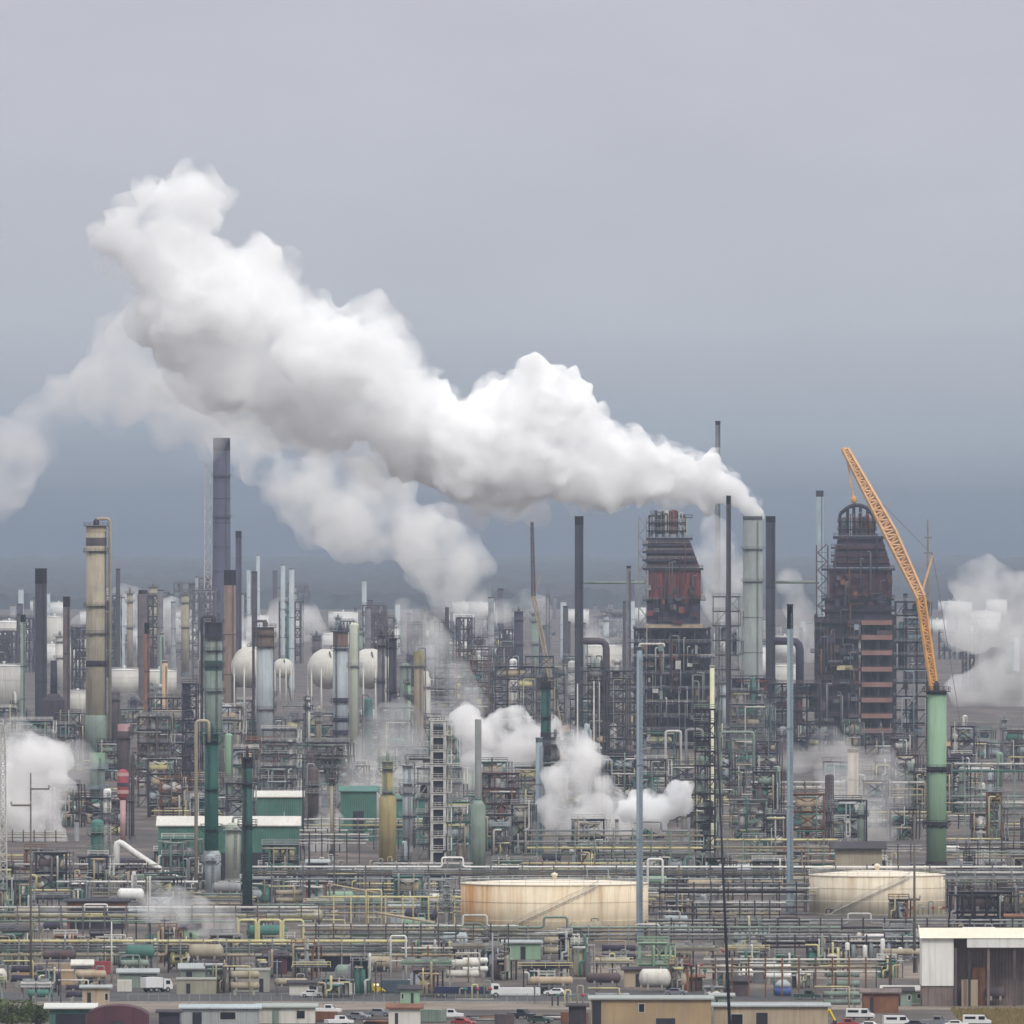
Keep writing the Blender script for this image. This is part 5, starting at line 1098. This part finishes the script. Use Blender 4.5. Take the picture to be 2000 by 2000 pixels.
# ------------------------------------------------------------------ the mass of smaller units between the landmarks
LM = [(45,1880,'thin grey green stack'),(80,1900,'dark left stack'),(130,1930,'slim mauve stack'),(188,1750,'tall beige column'),(287,1880,'rusty red stack'),(370,1560,'purple furnace tower'),(417,1650,'pale green column'),(413,1160,'dark teal column'),(449,2000,'brown smokestack'),(483,1085,'slim teal column'),(518,1700,'light grey column'),(446,1190,'long green shed'),(665,1700,'ringed column'),(692,1680,'greenish white column'),(757,1235,'mustard column'),(767,1700,'slate column'),(818,1690,'slim tan column'),(858,1245,'grey scaffold tower'),(934,1165,'wide footed stack column'),(1066,1500,'blackened teal column'),(1083,1028,'rusty cream tank'),(1131,1900,'slim black stack'),(1249,1016,'tall flare mast'),(1315,1850,'red banded coker'),(1377,1240,'dark reactor tower'),(1470,2050,'pale green smokestack'),(1543,1087,'black tipped mast'),(1670,1880,'purple coker'),(1677,1130,'khaki shed'),(1713,1090,'cone roofed tank'),(1829,1213,'green belted column'),(1786,950,'thin brown pole'),(433,2600,'giant purple stack'),(1601,2800,'hazy blue grey stack'),(240,1330,'red striped vessel'),(1900,886,'open brown shed')]
KEEP = [(1238,1318,1838,1936,906),(1508,1550,1905,1948,898),(1793,2010,1810,1968,876),(842,985,1898,1950,894),(712,758,1912,1946,898),(338,530,1885,1946,896),(288,326,1900,1935,900),(228,258,1900,1930,900),(1150,1400,1932,2000,838),(1780,1792,1590,1890,940),(466,595,1795,1845,955),(1780,1850,1850,1870,930),(1235,1345,1555,1620,1250),(1040,1200,1430,1600,1270),(890,1060,1380,1480,1590),(0,150,1420,1650,1325),(160,222,1000,1410,1750),(1236,1388,990,1395,1838),(1590,1835,980,1432,1838),(1802,1858,1325,1690,1212),(392,432,1425,1690,1158),(468,500,1470,1775,1083),(895,1270,1715,1812,1005),(1576,1850,1695,1790,1070),(812,908,1400,1680,1240),(735,778,1480,1680,1232),(1620,1735,1645,1690,1125),(1118,1145,1000,1300,1895),(1450,1515,1000,1320,1895),(500,536,1215,1420,1698),(648,704,1215,1430,1678),(415,462,1000,1290,1990),(400,436,1210,1400,1648),(736,830,1240,1390,1685),(1045,1078,1330,1600,1275),(925,945,1405,1690,1163),(1355,1400,1380,1670,1238),(65,95,1105,1400,1895),(1244,1254,1258,1830,1012),(1538,1549,1180,1775,1085),(455,535,1250,1340,2180),(600,755,1260,1340,2180),(1840,2000,1410,1440,1300),(228,255,1410,1565,1320)]
def hides(x, D, ytop, w):
    yb = 1000 + F*CAM_H/D
    return any(D < k[4] and x+w/2 > k[0] and x-w/2 < k[1] and ytop < k[3] and yb > k[2] for k in KEEP)
FILL = []
def relation(x, D):
    best = min(LM, key=lambda l: abs(l[0]-x)*1.0 + abs(math.log(l[1]/D))*160)
    lx, lD, nm = best; px = 1000
    if abs(lx-x) < 16: return ('in front of the ' if D < lD else 'behind the ') + nm
    return ('left of the ' if x < lx else 'right of the ') + nm
def put(maker, desc, x, D, ytop, w, force=False):
    if not force and hides(x, D, ytop, w): return None
    for f in FILL:      # keep footprints apart
        if abs(f[1]-x) < (f[3]+w)*.52 and abs(f[2]-D) < 5 + .05*ws(w, D): return None
    t = maker(); t['label'] = desc + ' ' + relation(x, D); FILL.append((t, x, D, w)); return t
fr = random.Random(2024)
TONES = [(STEEL,'grey'),(GREYST,'dull grey'),(MAUVE,'mauve brown'),(SGREEN,'grey green'),(DARKST,'dark'),(DARKST,'dark'),(MTEAL,'teal'),(PURPLE,'purple grey'),(PURPLE,'purple grey'),(NAVY,'blackish'),(NAVY,'blackish'),(RUSTS,'rusty')]
BRIGHTP = [PALER, YELLOW, YELLOW, STEEL, SGREEN, TAN, BEIGE, BEIGE, OFFW, MAUVE, PALER]
COLT = [(LBLUE,'light grey'),(OFFW,'off white'),(SGREEN,'grey green'),(STEEL,'silver grey'),(BEIGE,'beige'),(MTEAL,'teal'),(MAUVE,'mauve'),(PURPLE,'slate'),(TAN,'tan'),(WHITE,'white'),(PGREEN,'pale green')]
def skyline(x):
    P = [(-50,1390),(150,1400),(200,1390),(330,1370),(600,1390),(760,1400),(860,1330),(930,1270),(1000,1250),(1120,1290),(1230,1330),(1400,1330),(1600,1400),(1840,1440),(2050,1420)]
    for (a, ya), (b, yb) in zip(P, P[1:]):
        if a <= x <= b: return ya + (yb-ya)*(x-a)/(b-a)
    return 1400
def pick(arr): return fr.choice(arr)
def struct_fill(n, D0, D1, wlo, whi, hlo, hhi, far=False, x0=-20, x1=2020, fl=None):
    for i in range(n):
        x = x0 + (x1-x0)*((i*0.6180339+fr.random()*.03) % 1.0); D = fr.uniform(D0, D1); w = fr.uniform(wlo, whi); h = fr.uniform(hlo, hhi)
        yt = 1000 + (CAM_H-h)*F/D
        if D > 1650: yt = max(yt, skyline(x) + fr.uniform(-12, 25)); h = wz(yt, D)
        if h < 3: continue
        m, cn = pick(TONES); fl_ = max(1, min(9, int(round(h/4.6)))); by = max(1, min(5, int(ws(w, D)/4.5))); sd = fr.randrange(9999); m2 = pick([STEEL, GREYST, PALER, MAUVE, m])
        hs = 'low' if h < 9 else 'mid height' if h < 18 else 'tall'
        put(lambda: process_structure('', x, D, 0, w, m, pick([m, DARKST, GREYST]), m2, fl_, by, min(12, max(5, ws(w,D)*.6)), fr.randint(4, 9), sd, H=h, pipes=fr.randint(4, 9), colors=[STEEL, SGREEN, OFFW, MAUVE, GREYST, LBLUE, PALER, YELLOW, TAN, MTEAL, BEIGE]), '%s %s process structure' % (hs, cn), x, D, yt, w)
def col_fill(n, D0, D1, wlo, whi, hlo, hhi, x0=-20, x1=2020):
    for i in range(n):
        x = x0 + (x1-x0)*((i*0.7548776+fr.random()*.03+.11) % 1.0); D = fr.uniform(D0, D1); w = fr.uniform(wlo, whi); h = fr.uniform(hlo, hhi); yt = 1000 + (CAM_H-h)*F/D
        if D > 1650: yt = max(yt, skyline(x) + fr.uniform(-45, 5)); h = wz(yt, D)
        if h < 4: continue
        m, cn = pick(COLT); nb = fr.randint(1, 4)
        pl = [fr.uniform(.4, .97) for _ in range(nb)]; kind = pick(['dome','dome','neck','cage'])
        put(lambda: column('', x, D, 0, w, m, pl, kind, pick([0,0,-1,1]), trim=pick([GREYST, DARKST, STEEL]), lad=pick([-2.0, -1.2, -.6]), H=h), '%s %s %s column' % ('slim' if w < 11 else 'stout' if h < ws(w,D)*4 else 'broad', cn, {'dome':'dome topped','neck':'necked','cage':'railed'}[kind]), x, D, yt, w)
def drum_fill(n, D0, D1):
    for i in range(n):
        x = -20 + 2040*((i*0.5698403+fr.random()*.03+.3) % 1.0); D = fr.uniform(D0, D1); r = fr.uniform(.7, 1.5); L = fr.uniform(3.5, 8); z = fr.choice((1.0, 1.0, 3.4)); m, cn = pick(COLT); w = L*F/D
        def mk():
            t = thing('horizontal_drum', '', 'drum', spot(x, D)); hdrum((0,0,z+r*1.25), L, r, m, t, 'shell')
            if z > 2:
                b = MB()
                for sx in (-.42,.42):
                    for sy in (-1,1): b.box(sx*L-.15, sx*L+.15, sy*r-.15, sy*r+.15, 0, z)
                b.box(-L*.46, L*.46, -r-.3, r+.3, z-.25, z-.01); b.build('stand', GREYST, t)
            MB().tube([(L*.2,0,z+r*2),(L*.2,0,z+r*2+1.0),(L*.2+1.5,0,z+r*2+1.0),(L*.2+1.5,0,.3)], .14, 6).build('pipe', STEEL, t); return t
        put(mk, '%s %s horizontal drum' % ('raised' if z > 2 else 'low', cn), x, D, wz and 1000+(CAM_H-z-2.6*r)*F/D, w)
def pump_fill(n, D0, D1):
    for i in range(n):
        x = -20 + 2040*((i*0.38196+fr.random()*.04) % 1.0); D = fr.uniform(D0, D1); k = fr.randint(2, 4); m, cn = pick(TONES); w = k*2.4*F/D; hh = fr.uniform(2.0, 4.2)
        def mk():
            t = thing('valve_skid', '', 'pipe skid', spot(x, D)); MB().box(-k*1.2, k*1.2, -1.2, 1.2, 0, .3).build('base_plate', CONC, t)
            for j in range(k):
                cx = -k*1.2 + 2.4*(j+.5); MB().tube([(cx-.6,0,.3),(cx-.6,0,hh*(.6+.4*((j*7)%3)/2)),(cx+.5,0,hh*(.6+.4*((j*7)%3)/2)),(cx+.5,0,.3)], .16, 6).build('pipe', pick(BRIGHTP), t)
                MB().lathe([(.1,hh*.5),(.4,hh*.5+.1),(.4,hh*.5+.5),(.1,hh*.5+.6)], 8, (cx+.5, -.2)).build('valve', pick([REDP, MTEAL, GREYST, BLUEG]), t)
            return t
        put(mk, '%s %s pipe valve skid' % (cn, ('two','three','four')[k-2]), x, D, 1000+(CAM_H-hh)*F/D, w)
struct_fill(90, 1240, 1640, 26, 70, 7, 20)
struct_fill(90, 1660, 2100, 30, 80, 14, 44)
struct_fill(60, 2100, 2700, 30, 70, 10, 36)
struct_fill(56, 1050, 1230, 24, 60, 4, 10)
struct_fill(54, 885, 1000, 20, 48, 3, 7)
col_fill(46, 1250, 1640, 7, 20, 10, 26); col_fill(60, 1660, 2300, 7, 20, 18, 48); col_fill(20, 1050, 1230, 7, 14, 5, 11)
drum_fill(80, 890, 1240); pump_fill(46, 880, 1240)
def misc_fill(n, D0, D1):
    for i in range(n):
        x = -20 + 2040*((i*0.7236+fr.random()*.03+.2) % 1.0); D = fr.uniform(D0, D1); k = i % 4; m, cn = pick(COLT); m2, c2 = pick(TONES)
        if k == 0:
            W = fr.uniform(5, 12); z = fr.uniform(2.5, 5); nb = max(2, int(W/3))
            def mk():
                t = thing('air_cooler', '', 'air cooler', spot(x, D)); b = MB(); b.box(-W/2, W/2, -2, 2, z, z+.9)
                b.build('tube_box', m, t)
                for j in range(nb):
                    cx = -W/2 + W*(j+.5)/nb; MB().ring(.9, 1.15, z+.9, z+1.5, 14, (cx, 0)).build('fan_ring', STEEL, t)
                for sx in (-.46, 0, .46):
                    for sy in (-1.8, 1.8): MB().box(sx*W-.14, sx*W+.14, sy-.14, sy+.14, 0, z).build('leg', m2, t)
                dk = MB().box(-W/2-.8, W/2+.8, -2.9, -2.02, z-.1, z).build('walkway', m2, t); box_railing(-W/2-.7, W/2+.7, -2.85, -2.1, z, dk, YELLOW if i % 8 == 0 else STEEL)
                return t
            put(mk, '%s air cooler on %s legs' % (cn, c2), x, D, 1000+(CAM_H-z-1.5)*F/D, W*F/D)
        elif k == 1:
            W = fr.uniform(3.5, 9); h = fr.uniform(2.4, 4.2); rm, rn = pick([(ROOFG,'grey green'),(SHEET,'sheet metal'),(OFFW,'pale'),(DARKST,'dark'),(RUSTS,'rusty')])
            put(lambda: shed('', x, D, 0, W*F/D, m, rm, fr.uniform(3, 6), fr.uniform(.3, 1.2), ((fr.uniform(.2,.8), .14, 0, .75, 'door'), (fr.choice((.12,.9)), .1, .4, .3, 'window')), H=h, name='equipment_hut', cat='hut'), '%s hut with %s roof' % (cn, rn), x, D, 1000+(CAM_H-h-1)*F/D, W*F/D)
        elif k == 2:
            r = fr.uniform(.45, .8); L = fr.uniform(4, 7)
            def mk():
                t = thing('heat_exchanger', '', 'heat exchanger', spot(x, D))
                for j in range(2):
                    o = hdrum((0, 0, 1.1+r+j*(2.4*r+.3)), L, r, m, t, 'shell'); MB().bar((-L/2-.05,0,1.1+r+j*(2.4*r+.3)), (-L/2-.3,0,1.1+r+j*(2.4*r+.3)), r*1.25, n=14).build('flange', m2, o)
                MB().box(-L*.35-.3, -L*.35+.3, -r, r, 0, 1.1).build('pier', CONC, t); MB().box(L*.35-.3, L*.35+.3, -r, r, 0, 1.1).build('pier', CONC, t)
                MB().tube([(L*.2,-r-.1,.1),(L*.2,-r-.1,4.6*r+2.2),(-L*.8,-r-.1,4.6*r+2.2)], .16, 6).build('pipe', pick(BRIGHTP), t); return t
            put(mk, '%s stacked heat exchanger' % cn, x, D, 1000+(CAM_H-5)*F/D, L*F/D)
        else:
            h = fr.uniform(5, 12)
            put(lambda: pole('', x, D, 1000+(CAM_H-h)*F/D, 2.6, m2, ((1000+(CAM_H-h+.4)*F/D, x-9, x+9, .16),), name='light_mast', cat='lamp post', ins=False), '%s %s lamp post' % ('short' if h < 8 else 'tall', c2), x, D, 1000+(CAM_H-h)*F/D, 6)
def exch_fill(n, D0, D1):
    for i in range(n):
        x = -20 + 2040*((i*0.4656+fr.random()*.05) % 1.0); D = fr.uniform(D0, D1); L = fr.uniform(10, 34); z = fr.uniform(3, 9); w = L*F/D; m, cn = pick(TONES)
        def mk():
            b = fr.randint(3, 5); zs = [z - .8*j for j in range(b)]; ys = [1000+(CAM_H-q)*F/D for q in zs]
            return pipe_rack('', x-w/2, x+w/2, D, ys, [pick(BRIGHTP) for _ in range(b)], (.22,.16,.26), 3.5*F/D, m, seed=i)
        put(mk, '%s short %s pipe rack' % ('high' if z > 6 else 'low', cn), x, D, 1000+(CAM_H-z)*F/D, w*.9)
exch_fill(110, 900, 1250)
exch_fill(70, 1250, 1650)
misc_fill(120, 880, 1240)
misc_fill(110, 872, 985)
# distant refinery; purple tones put part of the haze into base colours
def far_fill():
    for i in range(300):
        x = -20 + 2040*((i*0.6180339*1.7+fr.random()*.02) % 1.0); D = fr.uniform(2400, 4300)
        top = 1105 + 70*fr.random() if 180 < x < 590 else 1165 + 55*fr.random() if x < 1250 else 1200+60*fr.random()
        k = fr.random()
        if k < .42:
            if fr.random() < .25: top -= fr.uniform(15, 50)
            w = fr.uniform(5, 12); put(lambda: stack('', x, D, top, w, pick([PURPLE, GREYST, DARKST, STEEL, LBLUE]), None, None, 1.05, 2, lad=False), '%s distant stack' % ('thin' if w < 8 else 'stout'), x, D, top, w)
        elif k < .62:
            w = fr.uniform(10, 18); m, cn = pick(COLT); put(lambda: column('', x, D, top+25, w, m, (.6,.9), 'cage', 0, lad=None, trim=GREYST), 'distant %s column' % cn, x, D, top+25, w)
        elif k < .9:
            w = fr.uniform(24, 60); m, cn = pick([(PURPLE,'purple'),(GREYST,'grey'),(MAUVE,'mauve'),(DARKST,'dark')]); tp = top+fr.uniform(10,55); H = wz(tp, D)
            if H > 6: put(lambda: process_structure('', x, D, 0, w, m, m, m, max(2, int(H/5.5)), 4, 14, 5, i, H=H, pipes=2, post=.8, name='process_block', cat='distant unit'), 'distant %s process block' % cn, x, D, tp, w)
        else:
            w = fr.uniform(30, 60); put(lambda: storage_tank('', x, D, top+70, w, WHITE, WHITE, stairs=False, H=fr.uniform(11, 15)), 'distant pale storage tank', x, D, top+80, w)
far_fill()
from collections import defaultdict
def order_labels():
    d = defaultdict(list)
    for t, x, D, w_ in FILL: d[t['label']].append((x, t))
    O = ['first','second','third','fourth','fifth','sixth','seventh','eighth','ninth','tenth']
    for lab, L in d.items():
        if len(L) > 1:
            L.sort(key=lambda p: p[0])
            for i, (x, t) in enumerate(L): t['label'] = lab + ', ' + (O[i] if i < 10 else 'last') + ' from left'
order_labels()
GR = {'process_structure':'process structures between the landmarks','process_column':'process columns between the landmarks','air_cooler':'air coolers around the yard','equipment_hut':'equipment huts around the yard','heat_exchanger':'stacked heat exchangers around the yard','light_mast':'lamp posts around the yard','process_block':'distant process blocks','smokestack':'distant stacks','horizontal_drum':'drums around the yard','valve_skid':'valve skids around the yard','pipe_rack':'short pipe racks around the yard','storage_tank':'distant storage tanks'}
for t, x, D, w_ in FILL:
    g_ = GR.get(t.name.split('.')[0])
    if g_: t['group'] = g_
def ground_mat():
    m = bpy.data.materials.new('yard_ground'); m.use_nodes = True; nt = m.node_tree; N = nt.nodes; L = nt.links; b = N['Principled BSDF']; b.inputs['Roughness'].default_value = .95
    tc = N.new('ShaderNodeTexCoord'); mp = N.new('ShaderNodeMapping'); mp.inputs['Scale'].default_value = (1,.5,1); L.new(tc.outputs['Object'], mp.inputs['Vector'])
    n1 = N.new('ShaderNodeTexNoise'); n1.inputs['Scale'].default_value = .05; n1.inputs['Detail'].default_value = 6; L.new(mp.outputs[0], n1.inputs['Vector'])
    n2 = N.new('ShaderNodeTexNoise'); n2.inputs['Scale'].default_value = .6; n2.inputs['Detail'].default_value = 5; L.new(tc.outputs['Object'], n2.inputs['Vector'])
    cr = N.new('ShaderNodeValToRGB'); e = cr.color_ramp.elements; e[0].position = .33; e[0].color = (.038,.031,.029,1); e[1].position = .66; e[1].color = (.15,.116,.093,1)
    x = e.new(.45); x.color = (.055,.045,.040,1); x = e.new(.55); x.color = (.095,.075,.062,1); L.new(n1.outputs['Fac'], cr.inputs[0])
    mr = N.new('ShaderNodeMapRange'); mr.inputs['From Min'].default_value = .3; mr.inputs['From Max'].default_value = .7; mr.inputs['To Min'].default_value = .65; mr.inputs['To Max'].default_value = 1.3; L.new(n2.outputs['Fac'], mr.inputs['Value'])
    mx = N.new('ShaderNodeMix'); mx.data_type = 'RGBA'; mx.blend_type = 'MULTIPLY'; mx.inputs[0].default_value = 1; L.new(cr.outputs[0], mx.inputs[6])
    cb = N.new('ShaderNodeCombineColor'); [L.new(mr.outputs[0], cb.inputs[i]) for i in range(3)]; L.new(cb.outputs[0], mx.inputs[7]); L.new(mx.outputs[2], b.inputs['Base Color'])
    return m
g = MB(); g.box(-3900, 3900, -580, 24200, -1.5, 0.0); g = g.build('ground', ground_mat()); g['kind'] = 'structure'
def strip(name, x0, x1, y0, y1, m, z):
    """flat sheet on the ground between photo rows y0 (far) and y1 (near)"""
    D0, D1 = gd(y0), gd(y1); xm = lambda x, D: wx(x, D)
    b = MB(); b.poly([(xm(x0,D1),D1*K),(xm(x1,D1),D1*K),(xm(x1,D0),D0*K),(xm(x0,D0),D0*K)], z-.002, z+.002)
    o = b.build(name, m); o['kind'] = 'structure'; return o
strip('road', -400, 2400, 1938, 1956, ASPH, .006)
strip('dirt_track', -400, 2400, 1956, 1972, DIRTR, .012)
strip('path', 1100, 2400, 1886, 1912, DIRTR, .018)
strip('service_road', -400, 1250, 1776, 1786, ASPH, .024)
fm = bpy.data.materials.new('forest_haze_blue'); fm.use_nodes = True
fn = fm.node_tree; fb = fn.nodes['Principled BSDF']; fb.inputs['Roughness'].default_value = 1.0
ftc = fn.nodes.new('ShaderNodeTexCoord'); fz = fn.nodes.new('ShaderNodeTexNoise'); fz.inputs['Scale'].default_value = .03; fz.inputs['Detail'].default_value = 6; fn.links.new(ftc.outputs['Object'], fz.inputs['Vector'])
fr = fn.nodes.new('ShaderNodeValToRGB'); fr.color_ramp.elements[0].color = (.014,.022,.028,1); fr.color_ramp.elements[1].color = (.030,.044,.050,1); fr.color_ramp.elements[0].position=.35; fr.color_ramp.elements[1].position=.65  # bluish ramp: distance haze put into the forest colour
fn.links.new(fz.outputs['Fac'], fr.inputs[0]); fn.links.new(fr.outputs[0], fb.inputs['Base Color'])
b = MB(); nx, ny = 220, 46; vs = []; fs = []
for j in range(ny):
    D = 4500 + (8050-4500)*(j/(ny-1))**1.4
    for i in range(nx):
        x = (-1350 + 2700*i/(nx-1)) * D/9000*1.25; p = Vector((x*.02, D*.01, 0))
        h = 14 + 9*noise.noise(p) + 6*noise.noise(p*3.1) + 4*noise.noise(p*9.0)
        vs.append((x, D*K + 40*noise.noise(p*5), max(h, 1) if j else -1))
for j in range(ny-1):
    for i in range(nx-1): fs.append((j*nx+i, j*nx+i+1, (j+1)*nx+i+1, (j+1)*nx+i))
b.add(vs, fs, True); f = b.build('forest', fm); f['kind'] = 'stuff'; f['label'] = 'hazy dark forest on the horizon beyond the refinery'
# ------------------------------------------------------------------ steam (positions in rows and columns of the 1932 px view)
BILL_BIG = ((36,14),(17,12),(9.5,8.5),(5,5.4),(2.6,2.6))
main = [(1424,962,11),(1400,945,20),(1368,925,30),(1330,905,38),(1285,893,46),(1225,890,58),(1165,885,64),(1105,850,85),(1035,800,92),(1000,860,98),(940,820,92),(870,850,80),(800,810,80),(735,775,85),(690,700,86),(682,640,56),(625,700,92),(570,630,66),(520,590,68),(490,525,52),(440,640,92),(400,570,90),(330,490,88),(372,388,56),(350,372,46),(305,395,50),(285,440,60),(238,462,46),(325,600,70),(420,700,76),(540,730,82),(640,790,58),(960,920,42)]
main = [(x, y, r*(1.0 if x > 800 else 1.03)) for x, y, r in main]
near = [b for b in main if b[0] >= 780]; far = [b for b in main if b[0] <= 830]
sp_ = steam('steam_plume', 'huge bright white steam plume streaming left from the pale green smokestack', near, 2050, ST_DENSE, vox=1.1, bill=BILL_BIG, seed=3, halo=(2.5, ST_HALO, ((30,16),(11,8),(5,4))))
tp_ = steam('steam_jet', '', [(1421,971,13),(1424,962,13),(1412,952,16),(1398,942,20),(1380,930,25),(1360,920,29),(1338,910,33)], 2050, ST_TIP, vox=.9, bill=((10,3.5),(4.5,2.2),(2.2,1.2)), seed=8, parent=sp_); tp_['label'] = 'narrow bright start of the plume at the stack mouth'
steam('thinning_steam', '', far, 2050, ST_SOFT, vox=1.2, bill=BILL_BIG, seed=4, halo=(3.0, ST_HALO2, ((30,13),(12,9),(6,5))), parent=sp_)
veil = [(430,730,92),(380,700,100),(330,680,105),(270,650,100),(240,720,85),(200,690,70),(170,735,62),(130,745,50),(95,780,48),(60,830,58),(10,860,64),(-30,900,60),(455,760,80),(360,770,66),(270,740,70),(215,660,66),(400,790,62),(320,770,70),(500,790,60),(560,820,50)]
steam('steam_veil', 'faint pinkish steam veil trailing off below the left end of the great plume', veil, 2150, ST_VEIL, vox=2.2, bill=((40,24),(16,12),(7,6),(3.5,3)), seed=5)
second = [(930,1215,26),(905,1165,34),(885,1130,50),(855,1090,60),(815,1050,68),(770,1015,74),(720,985,74),(670,955,70),(620,935,66),(570,915,60),(530,900,50),(480,870,46),(440,840,40),(600,880,40),(700,1030,45),(640,1000,50)]
steam('steam_plume', 'soft grey white steam plume drifting left behind the ringed column', second, 2750, ST_MID, vox=2.2, bill=((40,22),(16,12),(7,5)), seed=6)
skirt = [(440,770,60),(520,775,70),(600,810,60),(680,850,62),(760,880,60),(840,900,56),(900,930,50),(960,945,46),(1010,950,36),(1080,935,36),(1150,940,30),(350,730,60)]
steam('steam_veil', 'soft hanging steam along the grey underside of the great plume', skirt, 2060, ST_VEIL, vox=2.0, bill=((30,18),(12,9),(5,4)), seed=31)
steam('steam_cloud', 'brightest small steam cloud low beside the tall flare mast', [(1290,1525,22),(1265,1515,32),(1235,1522,32),(1205,1530,26),(1180,1535,24)], 1252, ST_DENSE2, vox=.7, bill=((9,6),(4,3.4),(2,1.6)), seed=7)
steam('steam_cloud', 'white steam cloud rising behind the blue grey stack', [(1160,1545,34),(1120,1530,50),(1075,1540,50),(1045,1545,36),(1110,1470,46),(1095,1430,44),(1080,1400,30),(1060,1480,40)], 1275, ST_MID2, vox=1.0, bill=((12,8),(5,4.5),(2.4,2)), seed=8)
steam('steam_cloud', 'white steam cloud right of the grey scaffold tower', [(1020,1400,42),(985,1385,44),(945,1400,48),(905,1395,44),(880,1360,34),(965,1430,36)], 1600, ST_MID2, vox=1.1, bill=((12,8),(5,4.5),(2.4,2)), seed=9)
steam('steam_wisp', 'thin steam strand climbing above the grey scaffold tower', [(885,1345,40),(860,1300,44),(835,1250,40),(805,1205,42),(775,1165,36),(870,1390,40),(830,1330,40),(910,1390,30)], 1760, ST_WISP, vox=1.4, bill=((14,7),(6,3)), seed=10)
steam('steam_wisp', 'thin grey steam haze left of the grey scaffold tower', [(720,1400,50),(760,1420,56),(790,1470,52),(740,1360,44),(690,1430,36)], 1560, ST_WISP, vox=1.4, bill=((14,7),(6,3)), seed=11)
steam('steam_cloud', 'broad grey white steam bank at the left edge', [(40,1440,56),(90,1440,52),(20,1500,60),(70,1520,58),(110,1490,36),(40,1590,46),(90,1580,44),(10,1640,36)], 1330, ST_MID2, vox=1.1, bill=((13,6),(6,3),(2.6,1.3)), seed=12)
steam('steam_cloud', 'large pale steam cloud at the right edge behind the green belted column', [(1850,1110,52),(1905,1120,58),(1830,1180,54),(1880,1170,50),(1940,1240,62),(1880,1285,60),(1830,1310,46),(1960,1310,60),(1995,1250,60)], 2250, ST_MID, vox=1.8, bill=((20,9),(9,5),(4,2)), seed=13)
steam('steam_wisp', 'thin steam around the tan stack', [(1600,1450,50),(1590,1520,56),(1640,1570,52),(1680,1500,40),(1660,1440,40),(1570,1570,36)], 1330, ST_WISP2, vox=1.2, bill=((12,6),(5,3)), seed=14)
steam('steam_wisp', 'thin steam drifting over the left pipe rack', [(432,1770,20),(410,1750,34),(375,1735,42),(330,1715,44),(290,1700,40)], 985, ST_WISP3, vox=.7, bill=((8,4),(3.5,1.8)), seed=15)
steam('steam_wisp', 'pale steam between the red banded coker and the pale green smokestack', [(1350,1040,44),(1375,1090,50),(1360,1140,46),(1345,1000,30),(1395,1150,36)], 2250, ST_WISP, vox=1.6, bill=((16,7),(7,3)), seed=16)
steam('steam_wisp', 'small steam puff right of the green belted column foot', [(1850,1615,18),(1875,1605,16),(1825,1625,18)], 1230, ST_MID2, vox=.7, bill=((6,3),(3,1.4)), seed=17)
steam('steam_wisp', 'small steam puff right of the long green shed', [(610,1590,28),(620,1550,30),(600,1620,20),(640,1600,20)], 1290, ST_WISP3, vox=.8, bill=((7,3.5),(3,1.5)), seed=18)
steam('steam_wisp', 'small pale steam patch behind the slim black stack', [(950,1150,26),(985,1140,26),(1020,1150,24),(1120,1190,30),(1155,1195,26)], 2650, ST_MID, vox=1.8, bill=((16,7),(7,3)), seed=19)
steam('steam_wisp', 'low white steam bits beside the teal column base', [(140,1660,18),(118,1640,20),(75,1665,22),(45,1690,18)], 1190, ST_MID2, vox=.7, bill=((6,3),(3,1.4)), seed=20)
steam('steam_wisp', 'pale steam behind the second black stack', [(1500,1150,30),(1490,1100,30),(1510,1200,30),(1530,1230,26)], 2250, ST_WISP, vox=1.6, bill=((14,6),(6,3)), seed=21)

steam('steam_wisp', 'ragged thin steam veil along the left edge above the left steam bank', [(30,1380,40),(80,1395,36),(140,1440,40),(130,1500,36),(150,1560,30),(60,1650,34),(110,1630,30)], 1400, ST_WISP, vox=1.4, bill=((14,9),(6,4)), seed=41)
steam('steam_wisp', 'thin steam veil between the mustard column and the scaffold tower', [(700,1480,44),(660,1460,40),(620,1500,36),(760,1500,44),(740,1560,30),(900,1500,40),(920,1450,34)], 1420, ST_WISP, vox=1.4, bill=((14,9),(6,4)), seed=42)
steam('steam_wisp', 'thin steam veil under the left rack beside the utility pole', [(110,1740,34),(160,1750,36),(220,1740,34),(70,1730,26),(260,1760,26)], 1060, ST_WISP2, vox=.9, bill=((9,6),(4,3)), seed=43)
steam('steam_wisp', 'faint steam veil before the base of the purple coker', [(1500,1430,34),(1560,1410,36),(1700,1440,34),(1440,1450,30),(1750,1480,30)], 1600, ST_WISP, vox=1.4, bill=((14,8),(6,4)), seed=44)
steam('steam_wisp', 'faint steam veil drifting among the far stacks on the left', [(240,1150,50),(320,1170,44),(170,1190,40),(560,1170,46),(480,1190,36)], 2950, ST_WISP, vox=2.0, bill=((22,12),(9,6)), seed=45)
